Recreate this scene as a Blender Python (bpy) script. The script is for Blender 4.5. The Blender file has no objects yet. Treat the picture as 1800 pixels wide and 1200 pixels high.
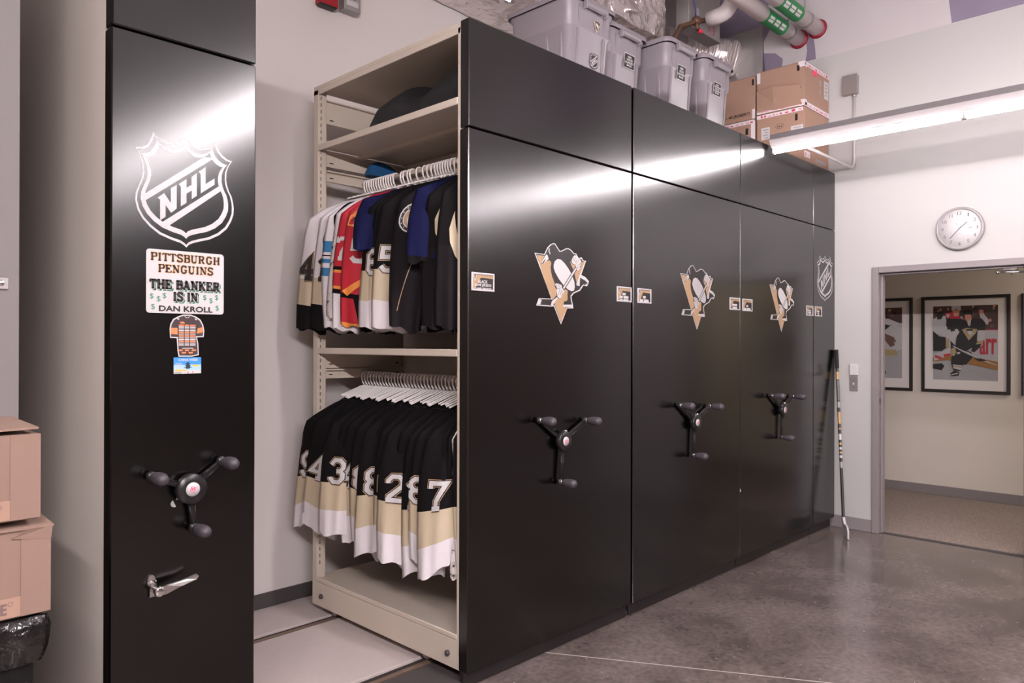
import bpy, bmesh, math, random
from math import sin, cos, pi, radians, sqrt, atan2
from mathutils import Vector, Matrix

random.seed(7)
SC = bpy.context.scene
COL = SC.collection

# ------------------------------------------------------------------ camera
cam_d = bpy.data.cameras.new('camera')
cam_d.sensor_fit = 'HORIZONTAL'
cam_d.sensor_width = 36.0
cam_d.lens = 26.12
cam_d.clip_start = 0.02
cam = bpy.data.objects.new('camera', cam_d)
COL.objects.link(cam)
_yaw, _pit, _rol = radians(44.238), radians(0.129), radians(0.138)
_d = Vector((cos(_yaw)*cos(_pit), sin(_yaw)*cos(_pit), sin(_pit)))
_r = Vector((sin(_yaw), -cos(_yaw), 0))
_u = _r.cross(_d)
_r2 = _r*cos(_rol)+_u*sin(_rol)
_u2 = -_r*sin(_rol)+_u*cos(_rol)
cam.matrix_world = Matrix(((_r2.x, _u2.x, -_d.x, 0.0), (_r2.y, _u2.y, -_d.y, -2.445),
                           (_r2.z, _u2.z, -_d.z, 1.55), (0, 0, 0, 1)))
SC.camera = cam

# ------------------------------------------------------------------ light and exposure
W = bpy.data.worlds.new('world')
SC.world = W
W.use_nodes = True
W.node_tree.nodes['Background'].inputs[0].default_value = (0.75, 0.72, 0.72, 1)
W.node_tree.nodes['Background'].inputs[1].default_value = 0.05
SC.view_settings.view_transform = 'Standard'
SC.view_settings.look = 'None'
SC.view_settings.gamma = 1.0
SC.view_settings.use_curve_mapping = False
SC.view_settings.exposure = 0.65
TUBE = 95.0           # strength of the fluorescent tubes
TUBE_COL = (1.0, 0.925, 0.945)
HALL_COL = (1.0, 0.86, 0.70)
HALL = 16.0

# ------------------------------------------------------------------ materials
def N(nt, t, **k):
    n = nt.nodes.new(t)
    for a, b in k.items():
        setattr(n, a, b)
    return n

MATS = {}
def mat(name, col, rough=0.5, metal=0.0, spec=0.5, bump=0.0, bscale=200.0, var=0.0, vscale=6.0, coat=0.0, sheen=0.0):
    """plain procedural material: colour with a little noise, optional bump"""
    if name in MATS:
        return MATS[name]
    m = bpy.data.materials.new(name)
    m.use_nodes = True
    nt = m.node_tree
    b = nt.nodes['Principled BSDF']
    b.inputs['Base Color'].default_value = (*col, 1)
    b.inputs['Roughness'].default_value = rough
    b.inputs['Metallic'].default_value = metal
    b.inputs['Specular IOR Level'].default_value = spec
    b.inputs['Coat Weight'].default_value = coat
    if sheen:
        b.inputs['Sheen Weight'].default_value = sheen
    tc = N(nt, 'ShaderNodeTexCoord')
    if var > 0:
        no = N(nt, 'ShaderNodeTexNoise')
        no.inputs['Scale'].default_value = vscale
        no.inputs['Detail'].default_value = 5
        nt.links.new(tc.outputs['Object'], no.inputs['Vector'])
        mx = N(nt, 'ShaderNodeMix', data_type='RGBA')
        mx.inputs[6].default_value = (*[max(0, c*(1-var)) for c in col], 1)
        mx.inputs[7].default_value = (*[min(1, c*(1+var)) for c in col], 1)
        nt.links.new(no.outputs['Fac'], mx.inputs[0])
        nt.links.new(mx.outputs[2], b.inputs['Base Color'])
    if bump > 0:
        no = N(nt, 'ShaderNodeTexNoise')
        no.inputs['Scale'].default_value = bscale
        no.inputs['Detail'].default_value = 3
        nt.links.new(tc.outputs['Object'], no.inputs['Vector'])
        bp = N(nt, 'ShaderNodeBump')
        bp.inputs['Strength'].default_value = bump
        bp.inputs['Distance'].default_value = 0.01
        nt.links.new(no.outputs['Fac'], bp.inputs['Height'])
        nt.links.new(bp.outputs['Normal'], b.inputs['Normal'])
    MATS[name] = m
    return m

def emis(name, col, strength):
    m = bpy.data.materials.new(name)
    m.use_nodes = True
    b = m.node_tree.nodes['Principled BSDF']
    b.inputs['Base Color'].default_value = (0.9, 0.9, 0.9, 1)
    b.inputs['Emission Color'].default_value = (*col, 1)
    b.inputs['Emission Strength'].default_value = strength
    MATS[name] = m
    return m

def foil_mat(name, col, rough, s1, s2):
    m = bpy.data.materials.new(name)
    m.use_nodes = True
    nt = m.node_tree
    b = nt.nodes['Principled BSDF']
    b.inputs['Base Color'].default_value = (*col, 1)
    b.inputs['Metallic'].default_value = 0.85
    b.inputs['Roughness'].default_value = rough
    tc = N(nt, 'ShaderNodeTexCoord')
    mp = N(nt, 'ShaderNodeMapping')
    mp.inputs['Scale'].default_value = s1
    nt.links.new(tc.outputs['Object'], mp.inputs['Vector'])
    vo = N(nt, 'ShaderNodeTexVoronoi', feature='F1', distance='CHEBYCHEV')
    vo.inputs['Scale'].default_value = s2
    no = N(nt, 'ShaderNodeTexNoise')
    no.inputs['Scale'].default_value = s2*0.6
    no.inputs['Detail'].default_value = 6
    no.inputs['Distortion'].default_value = 1.2
    nt.links.new(mp.outputs['Vector'], vo.inputs['Vector'])
    nt.links.new(mp.outputs['Vector'], no.inputs['Vector'])
    ad = N(nt, 'ShaderNodeMath', operation='ADD')
    nt.links.new(vo.outputs['Distance'], ad.inputs[0])
    nt.links.new(no.outputs['Fac'], ad.inputs[1])
    bp = N(nt, 'ShaderNodeBump')
    bp.inputs['Strength'].default_value = 0.9
    bp.inputs['Distance'].default_value = 0.03
    nt.links.new(ad.outputs[0], bp.inputs['Height'])
    nt.links.new(bp.outputs['Normal'], b.inputs['Normal'])
    MATS[name] = m
    return m

def concrete():
    m = bpy.data.materials.new('polished concrete')
    m.use_nodes = True
    nt = m.node_tree
    L = nt.links.new
    b = nt.nodes['Principled BSDF']
    tc = N(nt, 'ShaderNodeTexCoord')
    def noise(scale, detail, dist=0.0, stretch=None):
        n = N(nt, 'ShaderNodeTexNoise')
        n.inputs['Scale'].default_value = scale
        n.inputs['Detail'].default_value = detail
        n.inputs['Distortion'].default_value = dist
        if stretch:
            mp = N(nt, 'ShaderNodeMapping')
            mp.inputs['Scale'].default_value = stretch
            L(tc.outputs['Object'], mp.inputs['Vector'])
            L(mp.outputs['Vector'], n.inputs['Vector'])
        else:
            L(tc.outputs['Object'], n.inputs['Vector'])
        return n
    def ramp(src, p0, c0, p1, c1):
        r = N(nt, 'ShaderNodeValToRGB')
        r.color_ramp.elements[0].position = p0
        r.color_ramp.elements[0].color = c0
        r.color_ramp.elements[1].position = p1
        r.color_ramp.elements[1].color = c1
        L(src, r.inputs['Fac'])
        return r
    big = noise(2.1, 12, 0.25)
    big.inputs['Roughness'].default_value = 0.66
    base = ramp(big.outputs['Fac'], 0.30, (0.072, 0.056, 0.051, 1), 0.74, (0.195, 0.159, 0.146, 1))
    fine = noise(34, 6)
    fr = ramp(fine.outputs['Fac'], 0.3, (0.72, 0.72, 0.72, 1), 0.75, (1.22, 1.22, 1.22, 1))
    mul = N(nt, 'ShaderNodeMix', data_type='RGBA', blend_type='MULTIPLY')
    mul.inputs[0].default_value = 1.0
    L(base.outputs['Color'], mul.inputs[6])
    L(fr.outputs['Color'], mul.inputs[7])
    # pale scuffs and specks
    sc = noise(9, 14, 0.4, (1.0, 2.4, 1.0))
    sc.inputs['Roughness'].default_value = 0.7
    sr = ramp(sc.outputs['Fac'], 0.64, (0, 0, 0, 1), 0.80, (0.75, 0.75, 0.75, 1))
    m2 = N(nt, 'ShaderNodeMix', data_type='RGBA')
    L(sr.outputs['Color'], m2.inputs[0])
    L(mul.outputs[2], m2.inputs[6])
    m2.inputs[7].default_value = (0.36, 0.32, 0.30, 1)
    sp = noise(55, 2)
    spr = ramp(sp.outputs['Fac'], 0.735, (0, 0, 0, 1), 0.76, (1, 1, 1, 1))
    m3 = N(nt, 'ShaderNodeMix', data_type='RGBA')
    L(spr.outputs['Color'], m3.inputs[0])
    L(m2.outputs[2], m3.inputs[6])
    m3.inputs[7].default_value = (0.55, 0.50, 0.47, 1)
    # straight control joint: pale line through two floor points
    geo = N(nt, 'ShaderNodeNewGeometry')
    ax, ay, bx, by = 2.801, 0.019, 3.456, -1.118
    ln = sqrt((bx-ax)**2+(by-ay)**2)
    nx, ny = -(by-ay)/ln, (bx-ax)/ln
    dp = N(nt, 'ShaderNodeVectorMath', operation='DOT_PRODUCT')
    dp.inputs[1].default_value = (nx, ny, 0)
    L(geo.outputs['Position'], dp.inputs[0])
    def math(op, a, v=None, bsrc=None):
        n = N(nt, 'ShaderNodeMath', operation=op)
        L(a, n.inputs[0])
        if bsrc is not None:
            L(bsrc, n.inputs[1])
        elif v is not None:
            n.inputs[1].default_value = v
        return n
    s0 = math('SUBTRACT', dp.outputs['Value'], nx*ax+ny*ay)
    a0 = math('ABSOLUTE', s0.outputs[0])
    l0 = math('LESS_THAN', a0.outputs[0], 0.0035)
    m4 = N(nt, 'ShaderNodeMix', data_type='RGBA')
    L(l0.outputs[0], m4.inputs[0])
    L(m3.outputs[2], m4.inputs[6])
    m4.inputs[7].default_value = (0.50, 0.45, 0.40, 1)
    L(m4.outputs[2], b.inputs['Base Color'])
    rr = ramp(big.outputs['Fac'], 0.3, (0.13, 0.13, 0.13, 1), 0.75, (0.26, 0.26, 0.26, 1))
    L(rr.outputs['Color'], b.inputs['Roughness'])
    b.inputs['Specular IOR Level'].default_value = 0.75
    MATS['polished concrete'] = m
    return m

def camo(name, light, dark, scale):
    """digital camouflage cloth"""
    m = bpy.data.materials.new(name)
    m.use_nodes = True
    nt = m.node_tree
    b = nt.nodes['Principled BSDF']
    b.inputs['Roughness'].default_value = 0.8
    tc = N(nt, 'ShaderNodeTexCoord')
    sn = N(nt, 'ShaderNodeVectorMath', operation='SNAP')
    sn.inputs[1].default_value = (scale, scale, scale)
    nt.links.new(tc.outputs['Object'], sn.inputs[0])
    no = N(nt, 'ShaderNodeTexNoise')
    no.inputs['Scale'].default_value = 34
    no.inputs['Detail'].default_value = 3
    nt.links.new(sn.outputs[0], no.inputs['Vector'])
    r = N(nt, 'ShaderNodeValToRGB')
    r.color_ramp.interpolation = 'CONSTANT'
    e = r.color_ramp.elements
    e[0].position, e[0].color = 0, (*dark, 1)
    e[1].position, e[1].color = 0.36, (0.40, 0.37, 0.35, 1)
    k = e.new(0.44)
    k.color = (*light, 1)
    nt.links.new(no.outputs['Fac'], r.inputs['Fac'])
    nt.links.new(r.outputs['Color'], b.inputs['Base Color'])
    MATS[name] = m
    return m

def carpet():
    m = bpy.data.materials.new('brown loop carpet')
    m.use_nodes = True
    nt = m.node_tree
    b = nt.nodes['Principled BSDF']
    b.inputs['Roughness'].default_value = 0.95
    tc = N(nt, 'ShaderNodeTexCoord')
    no = N(nt, 'ShaderNodeTexNoise')
    no.inputs['Scale'].default_value = 95
    no.inputs['Detail'].default_value = 3
    nt.links.new(tc.outputs['Object'], no.inputs['Vector'])
    r = N(nt, 'ShaderNodeValToRGB')
    r.color_ramp.elements[0].position = 0.3
    r.color_ramp.elements[0].color = (0.125, 0.098, 0.088, 1)
    r.color_ramp.elements[1].position = 0.7
    r.color_ramp.elements[1].color = (0.29, 0.232, 0.208, 1)
    nt.links.new(no.outputs['Fac'], r.inputs['Fac'])
    nt.links.new(r.outputs['Color'], b.inputs['Base Color'])
    MATS['brown loop carpet'] = m
    return m

def raw_drywall():
    """lavender board with pale joint compound bands and patches"""
    m = bpy.data.materials.new('unpainted drywall')
    m.use_nodes = True
    nt = m.node_tree
    b = nt.nodes['Principled BSDF']
    b.inputs['Roughness'].default_value = 0.85
    tc = N(nt, 'ShaderNodeTexCoord')
    no = N(nt, 'ShaderNodeTexNoise')
    no.inputs['Scale'].default_value = 1.35
    no.inputs['Detail'].default_value = 2.5
    mp = N(nt, 'ShaderNodeMapping')
    mp.inputs['Location'].default_value = (0.35, 3.1, 0.9)
    nt.links.new(tc.outputs['Object'], mp.inputs['Vector'])
    nt.links.new(mp.outputs['Vector'], no.inputs['Vector'])
    r = N(nt, 'ShaderNodeValToRGB')
    r.color_ramp.elements[0].position = 0.50
    r.color_ramp.elements[0].color = (0.62, 0.57, 0.58, 1)
    r.color_ramp.elements[1].position = 0.56
    r.color_ramp.elements[1].color = (0.27, 0.21, 0.31, 1)
    nt.links.new(no.outputs['Fac'], r.inputs['Fac'])
    nt.links.new(r.outputs['Color'], b.inputs['Base Color'])
    MATS['unpainted drywall'] = m
    return m

def wall_far_mat():
    return mat('far wall paint', (0.395, 0.380, 0.373), 0.7, var=0.02, vscale=2)

BLK = mat('black powder coat', (0.0008, 0.0003, 0.0003), 0.48, spec=0.0, bump=0.03, bscale=900, coat=1.0)
_b = BLK.node_tree.nodes['Principled BSDF']
_b.inputs['Coat Roughness'].default_value = 0.20
_b.inputs['Coat IOR'].default_value = 1.72
PLA = mat('black plastic', (0.012, 0.010, 0.011), 0.3)
BINM = mat('black bin plastic', (0.006, 0.005, 0.005), 0.55, spec=0.2)
RUB = mat('charcoal rubber', (0.045, 0.038, 0.045), 0.5)
BGE = mat('beige powder coat', (0.56, 0.485, 0.41), 0.45, var=0.03)
BGP = mat('beige coat with painted light', (0.86, 0.775, 0.70), 0.5, var=0.02)  # same beige as the bodies, lightened in colour to stand in for light
BGD = mat('dark slot', (0.02, 0.016, 0.014), 0.8)
CHR = mat('chrome', (0.85, 0.83, 0.83), 0.12, metal=1.0)
CDT = mat('conduit steel', (0.55, 0.52, 0.515), 0.4, metal=0.3)
STL = mat('brushed steel', (0.42, 0.39, 0.38), 0.4, metal=0.9)
GAL = mat('galvanised sheet steel', (0.36, 0.34, 0.335), 0.48, metal=0.6, var=0.12, vscale=9)
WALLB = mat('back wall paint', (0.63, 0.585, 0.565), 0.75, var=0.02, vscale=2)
REAR = mat('rear wall paint', (0.10, 0.075, 0.07), 0.8)
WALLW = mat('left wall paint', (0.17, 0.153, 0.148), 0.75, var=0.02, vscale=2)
HALLW = mat('corridor wall paint', (0.60, 0.545, 0.49), 0.8, var=0.02, vscale=2)
CEIL = mat('ceiling paint', (0.78, 0.74, 0.74), 0.9)
DARKB = mat('dark rubber base', (0.055, 0.047, 0.048), 0.6)
FRM = mat('grey door frame paint', (0.20, 0.175, 0.18), 0.42)
CARD = mat('kraft cardboard', (0.235, 0.150, 0.116), 0.85, var=0.06, vscale=14)
CARDT = mat('tan cardboard', (0.335, 0.205, 0.150), 0.85, var=0.06, vscale=14)
CARDD = mat('cardboard edge', (0.22, 0.13, 0.09), 0.9)
TAPEW = mat('white packing tape', (0.66, 0.60, 0.62), 0.4)
TAPER = mat('red tape print', (0.55, 0.03, 0.10), 0.5)
TAPEP = mat('pink tape print', (0.62, 0.28, 0.36), 0.5)
WHT = mat('white print', (0.50, 0.48, 0.485), 0.45)
SILV = mat('silver prismatic film', (0.47, 0.445, 0.455), 0.42, metal=0.15, var=0.18, vscale=70)
GOLD = mat('vegas gold print', (0.37, 0.235, 0.130), 0.5)
INK = mat('black print', (0.014, 0.010, 0.010), 0.45)
GREY = mat('grey print', (0.30, 0.28, 0.29), 0.5)
GREN = mat('green print', (0.018, 0.20, 0.13), 0.5)
RED = mat('red print', (0.60, 0.02, 0.05), 0.5)
PINK = mat('pink label', (0.85, 0.06, 0.16), 0.5)
ORNG = mat('orange print', (0.75, 0.20, 0.07), 0.5)
TOTE = mat('grey tote plastic', (0.205, 0.178, 0.198), 0.42, bump=0.03, bscale=500)
PLW = mat('white plastic', (0.50, 0.475, 0.48), 0.35)
PIPE = mat('white pipe jacket', (0.72, 0.66, 0.655), 0.45)
GRNP = mat('green pipe label', (0.02, 0.23, 0.07), 0.45)
ALRM = mat('red alarm enamel', (0.30, 0.004, 0.012), 0.4)
COPR = mat('brown copper', (0.16, 0.085, 0.055), 0.5, metal=0.5)
DECK = mat('pale deck laminate', (0.50, 0.435, 0.42), 0.5, var=0.05, vscale=24)
RAIL = mat('worn rail steel', (0.20, 0.135, 0.105), 0.4, metal=0.4, var=0.2, vscale=20)
HANG = mat('white hanger plastic', (0.86, 0.80, 0.79), 0.35)
BAGM = mat('black bag cloth', (0.008, 0.007, 0.008), 0.75)
BLUE = mat('blue cloth', (0.006, 0.075, 0.20), 0.7)
LINER = mat('black bin liner', (0.006, 0.005, 0.005), 0.20, spec=0.7, bump=1.0, bscale=30)
FOIL = foil_mat('crinkled foil facing', (0.80, 0.74, 0.73), 0.24, (1, 1, 1), 9.0)
FLEX = foil_mat('flexible foil sleeve', (0.74, 0.67, 0.665), 0.30, (9, 1.2, 1.2), 3.5)
JB = mat('black jersey cloth', (0.0045, 0.0035, 0.0040), 0.8, spec=0.12, bump=0.1, bscale=1200)
JD = mat('charcoal track cloth', (0.0065, 0.0045, 0.006), 0.7, spec=0.12)
JW = mat('white jersey cloth', (0.62, 0.575, 0.60), 0.7)
JG = mat('gold jersey cloth', (0.47, 0.385, 0.27), 0.6)
JR = mat('red jersey cloth', (0.42, 0.008, 0.022), 0.65)
JN = mat('navy jersey cloth', (0.0035, 0.0045, 0.036), 0.8, spec=0.15)
JBL = mat('blue stripe cloth', (0.025, 0.16, 0.34), 0.7)
JO = mat('orange trim cloth', (0.72, 0.24, 0.04), 0.6)
JC = camo('digital camouflage cloth', (0.62, 0.57, 0.56), (0.03, 0.025, 0.025), 0.0045)
LAMP = emis('lit fluorescent tube', TUBE_COL, TUBE)
LAMPR = emis('dimmed fluorescent tube', TUBE_COL, TUBE*0.60)  # strength turned down so the doorway wall is not overexposed
LAMPL = emis('boosted fluorescent tube', TUBE_COL, TUBE*4.0)  # unseen strip, strength boosted to brighten the left cabinet's side
HLMP = emis('corridor lamp diffuser', HALL_COL, HALL)
LITW = mat('white lamp enamel', (0.74, 0.68, 0.69), 0.45)
LITG = mat('grey lamp channel', (0.30, 0.28, 0.29), 0.45)
CONC = concrete()
CARPET = carpet()
RAW = raw_drywall()
WALLF = wall_far_mat()

# ------------------------------------------------------------------ mesh helpers
class MB:
    """collects shapes in world space, builds ONE mesh object"""
    def __init__(s):
        s.v, s.f, s.m, s.s, s.mats = [], [], [], [], []
    def mi(s, m):
        if m not in s.mats:
            s.mats.append(m)
        return s.mats.index(m)
    def face(s, idx, m, smooth=False):
        s.f.append(tuple(idx)); s.m.append(s.mi(m)); s.s.append(smooth)
    def add(s, verts, faces, m, smooth=False):
        o = len(s.v)
        s.v += [tuple(p) for p in verts]
        for f in faces:
            s.face([i+o for i in f], m, smooth)
    def box(s, x0, x1, y0, y1, z0, z1, m, b=0.0):
        x0, x1 = min(x0, x1), max(x0, x1)
        y0, y1 = min(y0, y1), max(y0, y1)
        z0, z1 = min(z0, z1), max(z0, z1)
        b = min(b, (x1-x0)*.45, (y1-y0)*.45, (z1-z0)*.45)
        lo, hi = (x0, y0, z0), (x1, y1, z1)
        if b <= 0:
            V = [(x, y, z) for x in (x0, x1) for y in (y0, y1) for z in (z0, z1)]
            F = [(0, 1, 3, 2), (4, 6, 7, 5), (0, 4, 5, 1), (2, 3, 7, 6), (0, 2, 6, 4), (1, 5, 7, 3)]
            s.add(V, F, m)
            return s
        V, ix = [], {}
        for sg in [(i, j, k) for i in (0, 1) for j in (0, 1) for k in (0, 1)]:
            for a in range(3):
                p = []
                for t in range(3):
                    full = hi[t] if sg[t] else lo[t]
                    p.append(full if t == a else (full-b if sg[t] else full+b))
                ix[(sg, a)] = len(V)
                V.append(tuple(p))
        F = []
        for a in range(3):
            o1, o2 = [t for t in range(3) if t != a]
            for d in (0, 1):
                q = []
                for (p1, p2) in ((0, 0), (1, 0), (1, 1), (0, 1)):
                    sg = [0, 0, 0]; sg[a] = d; sg[o1] = p1; sg[o2] = p2
                    q.append(ix[(tuple(sg), a)])
                F.append(tuple(q))
        for a in range(3):
            for c in range(a+1, 3):
                o = 3-a-c
                for da in (0, 1):
                    for dc in (0, 1):
                        sg = [0, 0, 0]; sg[a] = da; sg[c] = dc
                        s0 = list(sg); s1 = list(sg); s1[o] = 1
                        F.append((ix[(tuple(s0), a)], ix[(tuple(s1), a)], ix[(tuple(s1), c)], ix[(tuple(s0), c)]))
        for sg in [(i, j, k) for i in (0, 1) for j in (0, 1) for k in (0, 1)]:
            F.append(tuple(ix[(sg, a)] for a in range(3)))
        s.add(V, F, m)
        return s
    def cyl(s, p0, p1, r0, r1=None, m=None, n=20, caps=True, smooth=True):
        p0, p1 = Vector(p0), Vector(p1)
        r1 = r0 if r1 is None else r1
        ax = (p1-p0).normalized()
        t = Vector((0, 0, 1)) if abs(ax.z) < .9 else Vector((1, 0, 0))
        e1 = ax.cross(t).normalized(); e2 = ax.cross(e1)
        V = []
        for (p, r) in ((p0, r0), (p1, r1)):
            for i in range(n):
                a = 2*pi*i/n
                V.append(p+(e1*cos(a)+e2*sin(a))*r)
        o = len(s.v)
        s.v += [tuple(p) for p in V]
        for i in range(n):
            j = (i+1) % n
            s.face((o+i, o+j, o+n+j, o+n+i), m, smooth)
        if caps:
            s.face([o+i for i in range(n)][::-1], m)
            s.face([o+n+i for i in range(n)], m)
        return s
    def tube(s, pts, r, m, n=10, caps=True, closed=False):
        pts = [Vector(p) for p in pts]
        rs = r if isinstance(r, (list, tuple)) else [r]*len(pts)
        K = len(pts)
        o = len(s.v)
        prev = None
        for i, p in enumerate(pts):
            if closed:
                t = (pts[(i+1) % K]-pts[i-1]).normalized()
            else:
                t = (pts[min(i+1, K-1)]-pts[max(i-1, 0)]).normalized()
            if prev is None:
                a = Vector((0, 0, 1)) if abs(t.z) < .9 else Vector((1, 0, 0))
                e1 = t.cross(a).normalized()
            else:
                e1 = (prev-t*prev.dot(t))
                e1 = e1.normalized() if e1.length > 1e-6 else t.orthogonal().normalized()
            prev = e1
            e2 = t.cross(e1)
            for j in range(n):
                a = 2*pi*j/n
                s.v.append(tuple(p+(e1*cos(a)+e2*sin(a))*rs[i]))
        R = K if closed else K-1
        for i in range(R):
            for j in range(n):
                a, b = o+i*n+j, o+i*n+(j+1) % n
                k = ((i+1) % K)
                s.face((a, b, o+k*n+(j+1) % n, o+k*n+j), m, True)
        if caps and not closed:
            s.face([o+j for j in range(n)][::-1], m)
            s.face([o+(K-1)*n+j for j in range(n)], m)
        return s
    def lathe(s, prof, org, axis, m, n=24, smooth=True):
        """prof: (radius, distance along axis)"""
        org = Vector(org); ax = Vector(axis).normalized()
        t = Vector((0, 0, 1)) if abs(ax.z) < .9 else Vector((1, 0, 0))
        e1 = ax.cross(t).normalized(); e2 = ax.cross(e1)
        o = len(s.v)
        for (r, h) in prof:
            for i in range(n):
                a = 2*pi*i/n
                s.v.append(tuple(org+ax*h+(e1*cos(a)+e2*sin(a))*max(r, 1e-5)))
        for k in range(len(prof)-1):
            for i in range(n):
                j = (i+1) % n
                s.face((o+k*n+i, o+k*n+j, o+(k+1)*n+j, o+(k+1)*n+i), m, smooth)
        s.face([o+i for i in range(n)][::-1], m, smooth)
        s.face([o+(len(prof)-1)*n+i for i in range(n)], m, smooth)
        return s
    def poly(s, P, m):
        """flat polygon, any simple outline (triangulated)"""
        from mathutils.geometry import tessellate_polygon
        P = [Vector(p) for p in P]
        tr = tessellate_polygon([P])
        o = len(s.v)
        s.v += [tuple(p) for p in P]
        for t in tr:
            s.face([o+i for i in t], m)
        return s
    def slab(s, P, d, m):
        """polygon P (3-D, planar) thickened by vector d"""
        from mathutils.geometry import tessellate_polygon
        P = [Vector(p) for p in P]; d = Vector(d)
        tr = tessellate_polygon([P])
        o = len(s.v); n = len(P)
        s.v += [tuple(p) for p in P]+[tuple(p+d) for p in P]
        for t in tr:
            s.face([o+i for i in t][::-1], m)
            s.face([o+n+i for i in t], m)
        for i in range(n):
            j = (i+1) % n
            s.face((o+i, o+j, o+n+j, o+n+i), m)
        return s
    def grid(s, R, m, smooth=True, wrap=False):
        """rows of points -> quads; m material or function(row, col)"""
        o = len(s.v); C = len(R[0])
        for row in R:
            s.v += [tuple(p) for p in row]
        for i in range(len(R)-1):
            for j in range(C if wrap else C-1):
                k = (j+1) % C
                mm = m(i, j) if callable(m) else m
                s.face((o+i*C+j, o+i*C+k, o+(i+1)*C+k, o+(i+1)*C+j), mm, smooth)
        return s
    def build(s, name, parent=None, local=False, normals=True):
        me = bpy.data.meshes.new(name)
        off = Vector((0, 0, 0))
        if parent is not None and not local:
            q = parent
            while q is not None:
                off += q.location
                q = q.parent
        V = [(p[0]-off.x, p[1]-off.y, p[2]-off.z) for p in s.v]
        me.from_pydata(V, [], s.f)
        for m in s.mats:
            me.materials.append(m)
        for i, p in enumerate(me.polygons):
            p.material_index = s.m[i]
            p.use_smooth = s.s[i]
        if normals:
            b = bmesh.new(); b.from_mesh(me)
            bmesh.ops.recalc_face_normals(b, faces=b.faces)
            b.to_mesh(me); b.free()
        me.update()
        o = bpy.data.objects.new(name, me)
        COL.objects.link(o)
        if parent is not None:
            o.parent = parent
        return o

def tag(o, label, cat, group=None):
    o['label'] = label; o['category'] = cat
    if group:
        o['group'] = group
    return o

def thing(name, label, cat, loc=(0, 0, 0), group=None):
    o = bpy.data.objects.new(name, None)
    o.empty_display_size = 0.05
    COL.objects.link(o)
    o.location = loc
    return tag(o, label, cat, group)

def struct(mb, name, parent=None):
    o = mb.build(name, parent)
    if parent is None:
        o['kind'] = 'structure'
    return o

def dup(root, loc):
    r = root.copy(); COL.objects.link(r); r.location = loc
    for ch in list(root.children):
        c = ch.copy(); COL.objects.link(c); c.parent = r
        for g in ch.children:
            h = g.copy(); COL.objects.link(h); h.parent = c
    return r

# ------------------------------------------------------------------ flat graphics
class Plane:
    """2-D drawing frame: point(a, b, lift)"""
    def __init__(s, org, e1, e2, nrm):
        s.o, s.a, s.b, s.n = Vector(org), Vector(e1), Vector(e2), Vector(nrm)
    def p(s, x, y, h=0.0):
        return s.o+s.a*x+s.b*y+s.n*h

_text = {}
def text_mesh(t):
    if t in _text:
        return _text[t]
    cu = bpy.data.curves.new('lettering', 'FONT')
    cu.body = t
    cu.resolution_u = 3
    ob = bpy.data.objects.new('lettering', cu)
    COL.objects.link(ob)
    me = bpy.data.meshes.new_from_object(ob)
    V = [(v.co.x, v.co.y) for v in me.vertices]
    F = [tuple(p.vertices) for p in me.polygons]
    bpy.data.objects.remove(ob); bpy.data.meshes.remove(me); bpy.data.curves.remove(cu)
    xs = [p[0] for p in V]; ys = [p[1] for p in V]
    _text[t] = ([((p[0]-min(xs))/(max(xs)-min(xs)), (p[1]-min(ys))/(max(ys)-min(ys))) for p in V], F)
    return _text[t]

def text(mb, pl, t, x0, x1, y0, y1, m, h=0.001, bold=0.0):
    V, F = text_mesh(t)
    offs = [(0, 0)] if not bold else [(-bold, 0), (bold, 0), (0, bold), (0, -bold)]
    for i, (ox, oy) in enumerate(offs):
        mb.add([pl.p(x0+p[0]*(x1-x0)+ox, y0+p[1]*(y1-y0)+oy, h+i*1e-5) for p in V], F, m)

def stroke(mb, pl, pts, w, m, h, closed=False, sub=1):
    """thick polyline with mitred joints; pl may be a Plane or a callable (x, y, h) -> point"""
    P = pl.p if isinstance(pl, Plane) else pl
    n = len(pts)
    L, R = [], []
    for i in range(n):
        a = Vector(pts[i-1]) if (closed or i > 0) else None
        b = Vector(pts[i])
        c = Vector(pts[(i+1) % n]) if (closed or i < n-1) else None
        d1 = (b-a).normalized() if a is not None else None
        d2 = (c-b).normalized() if c is not None else None
        if d1 is None: d1 = d2
        if d2 is None: d2 = d1
        n1 = Vector((-d1.y, d1.x)); n2 = Vector((-d2.y, d2.x))
        mm = (n1+n2)
        mm = mm.normalized() if mm.length > 1e-6 else n1
        k = min(1.0/max(mm.dot(n1), 0.3), 2.2)
        e = Vector((0, 0))
        L.append(b+mm*w*.5*k+e); R.append(b-mm*w*.5*k+e)
    K = n if closed else n-1
    for i in range(K):
        j = (i+1) % n
        for t in range(sub):
            f0, f1 = t/sub, (t+1)/sub
            q = [L[i].lerp(L[j], f0), L[i].lerp(L[j], f1), R[i].lerp(R[j], f1), R[i].lerp(R[j], f0)]
            if sub > 1:
                md = [(q[0]+q[3])*.5, (q[1]+q[2])*.5]
                mb.add([P(*q[0], h), P(*q[1], h), P(*md[1], h), P(*md[0], h)], [(0, 1, 2, 3)], m)
                mb.add([P(*md[0], h), P(*md[1], h), P(*q[2], h), P(*q[3], h)], [(0, 1, 2, 3)], m)
            else:
                mb.add([P(*x, h) for x in q], [(0, 1, 2, 3)], m)

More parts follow.
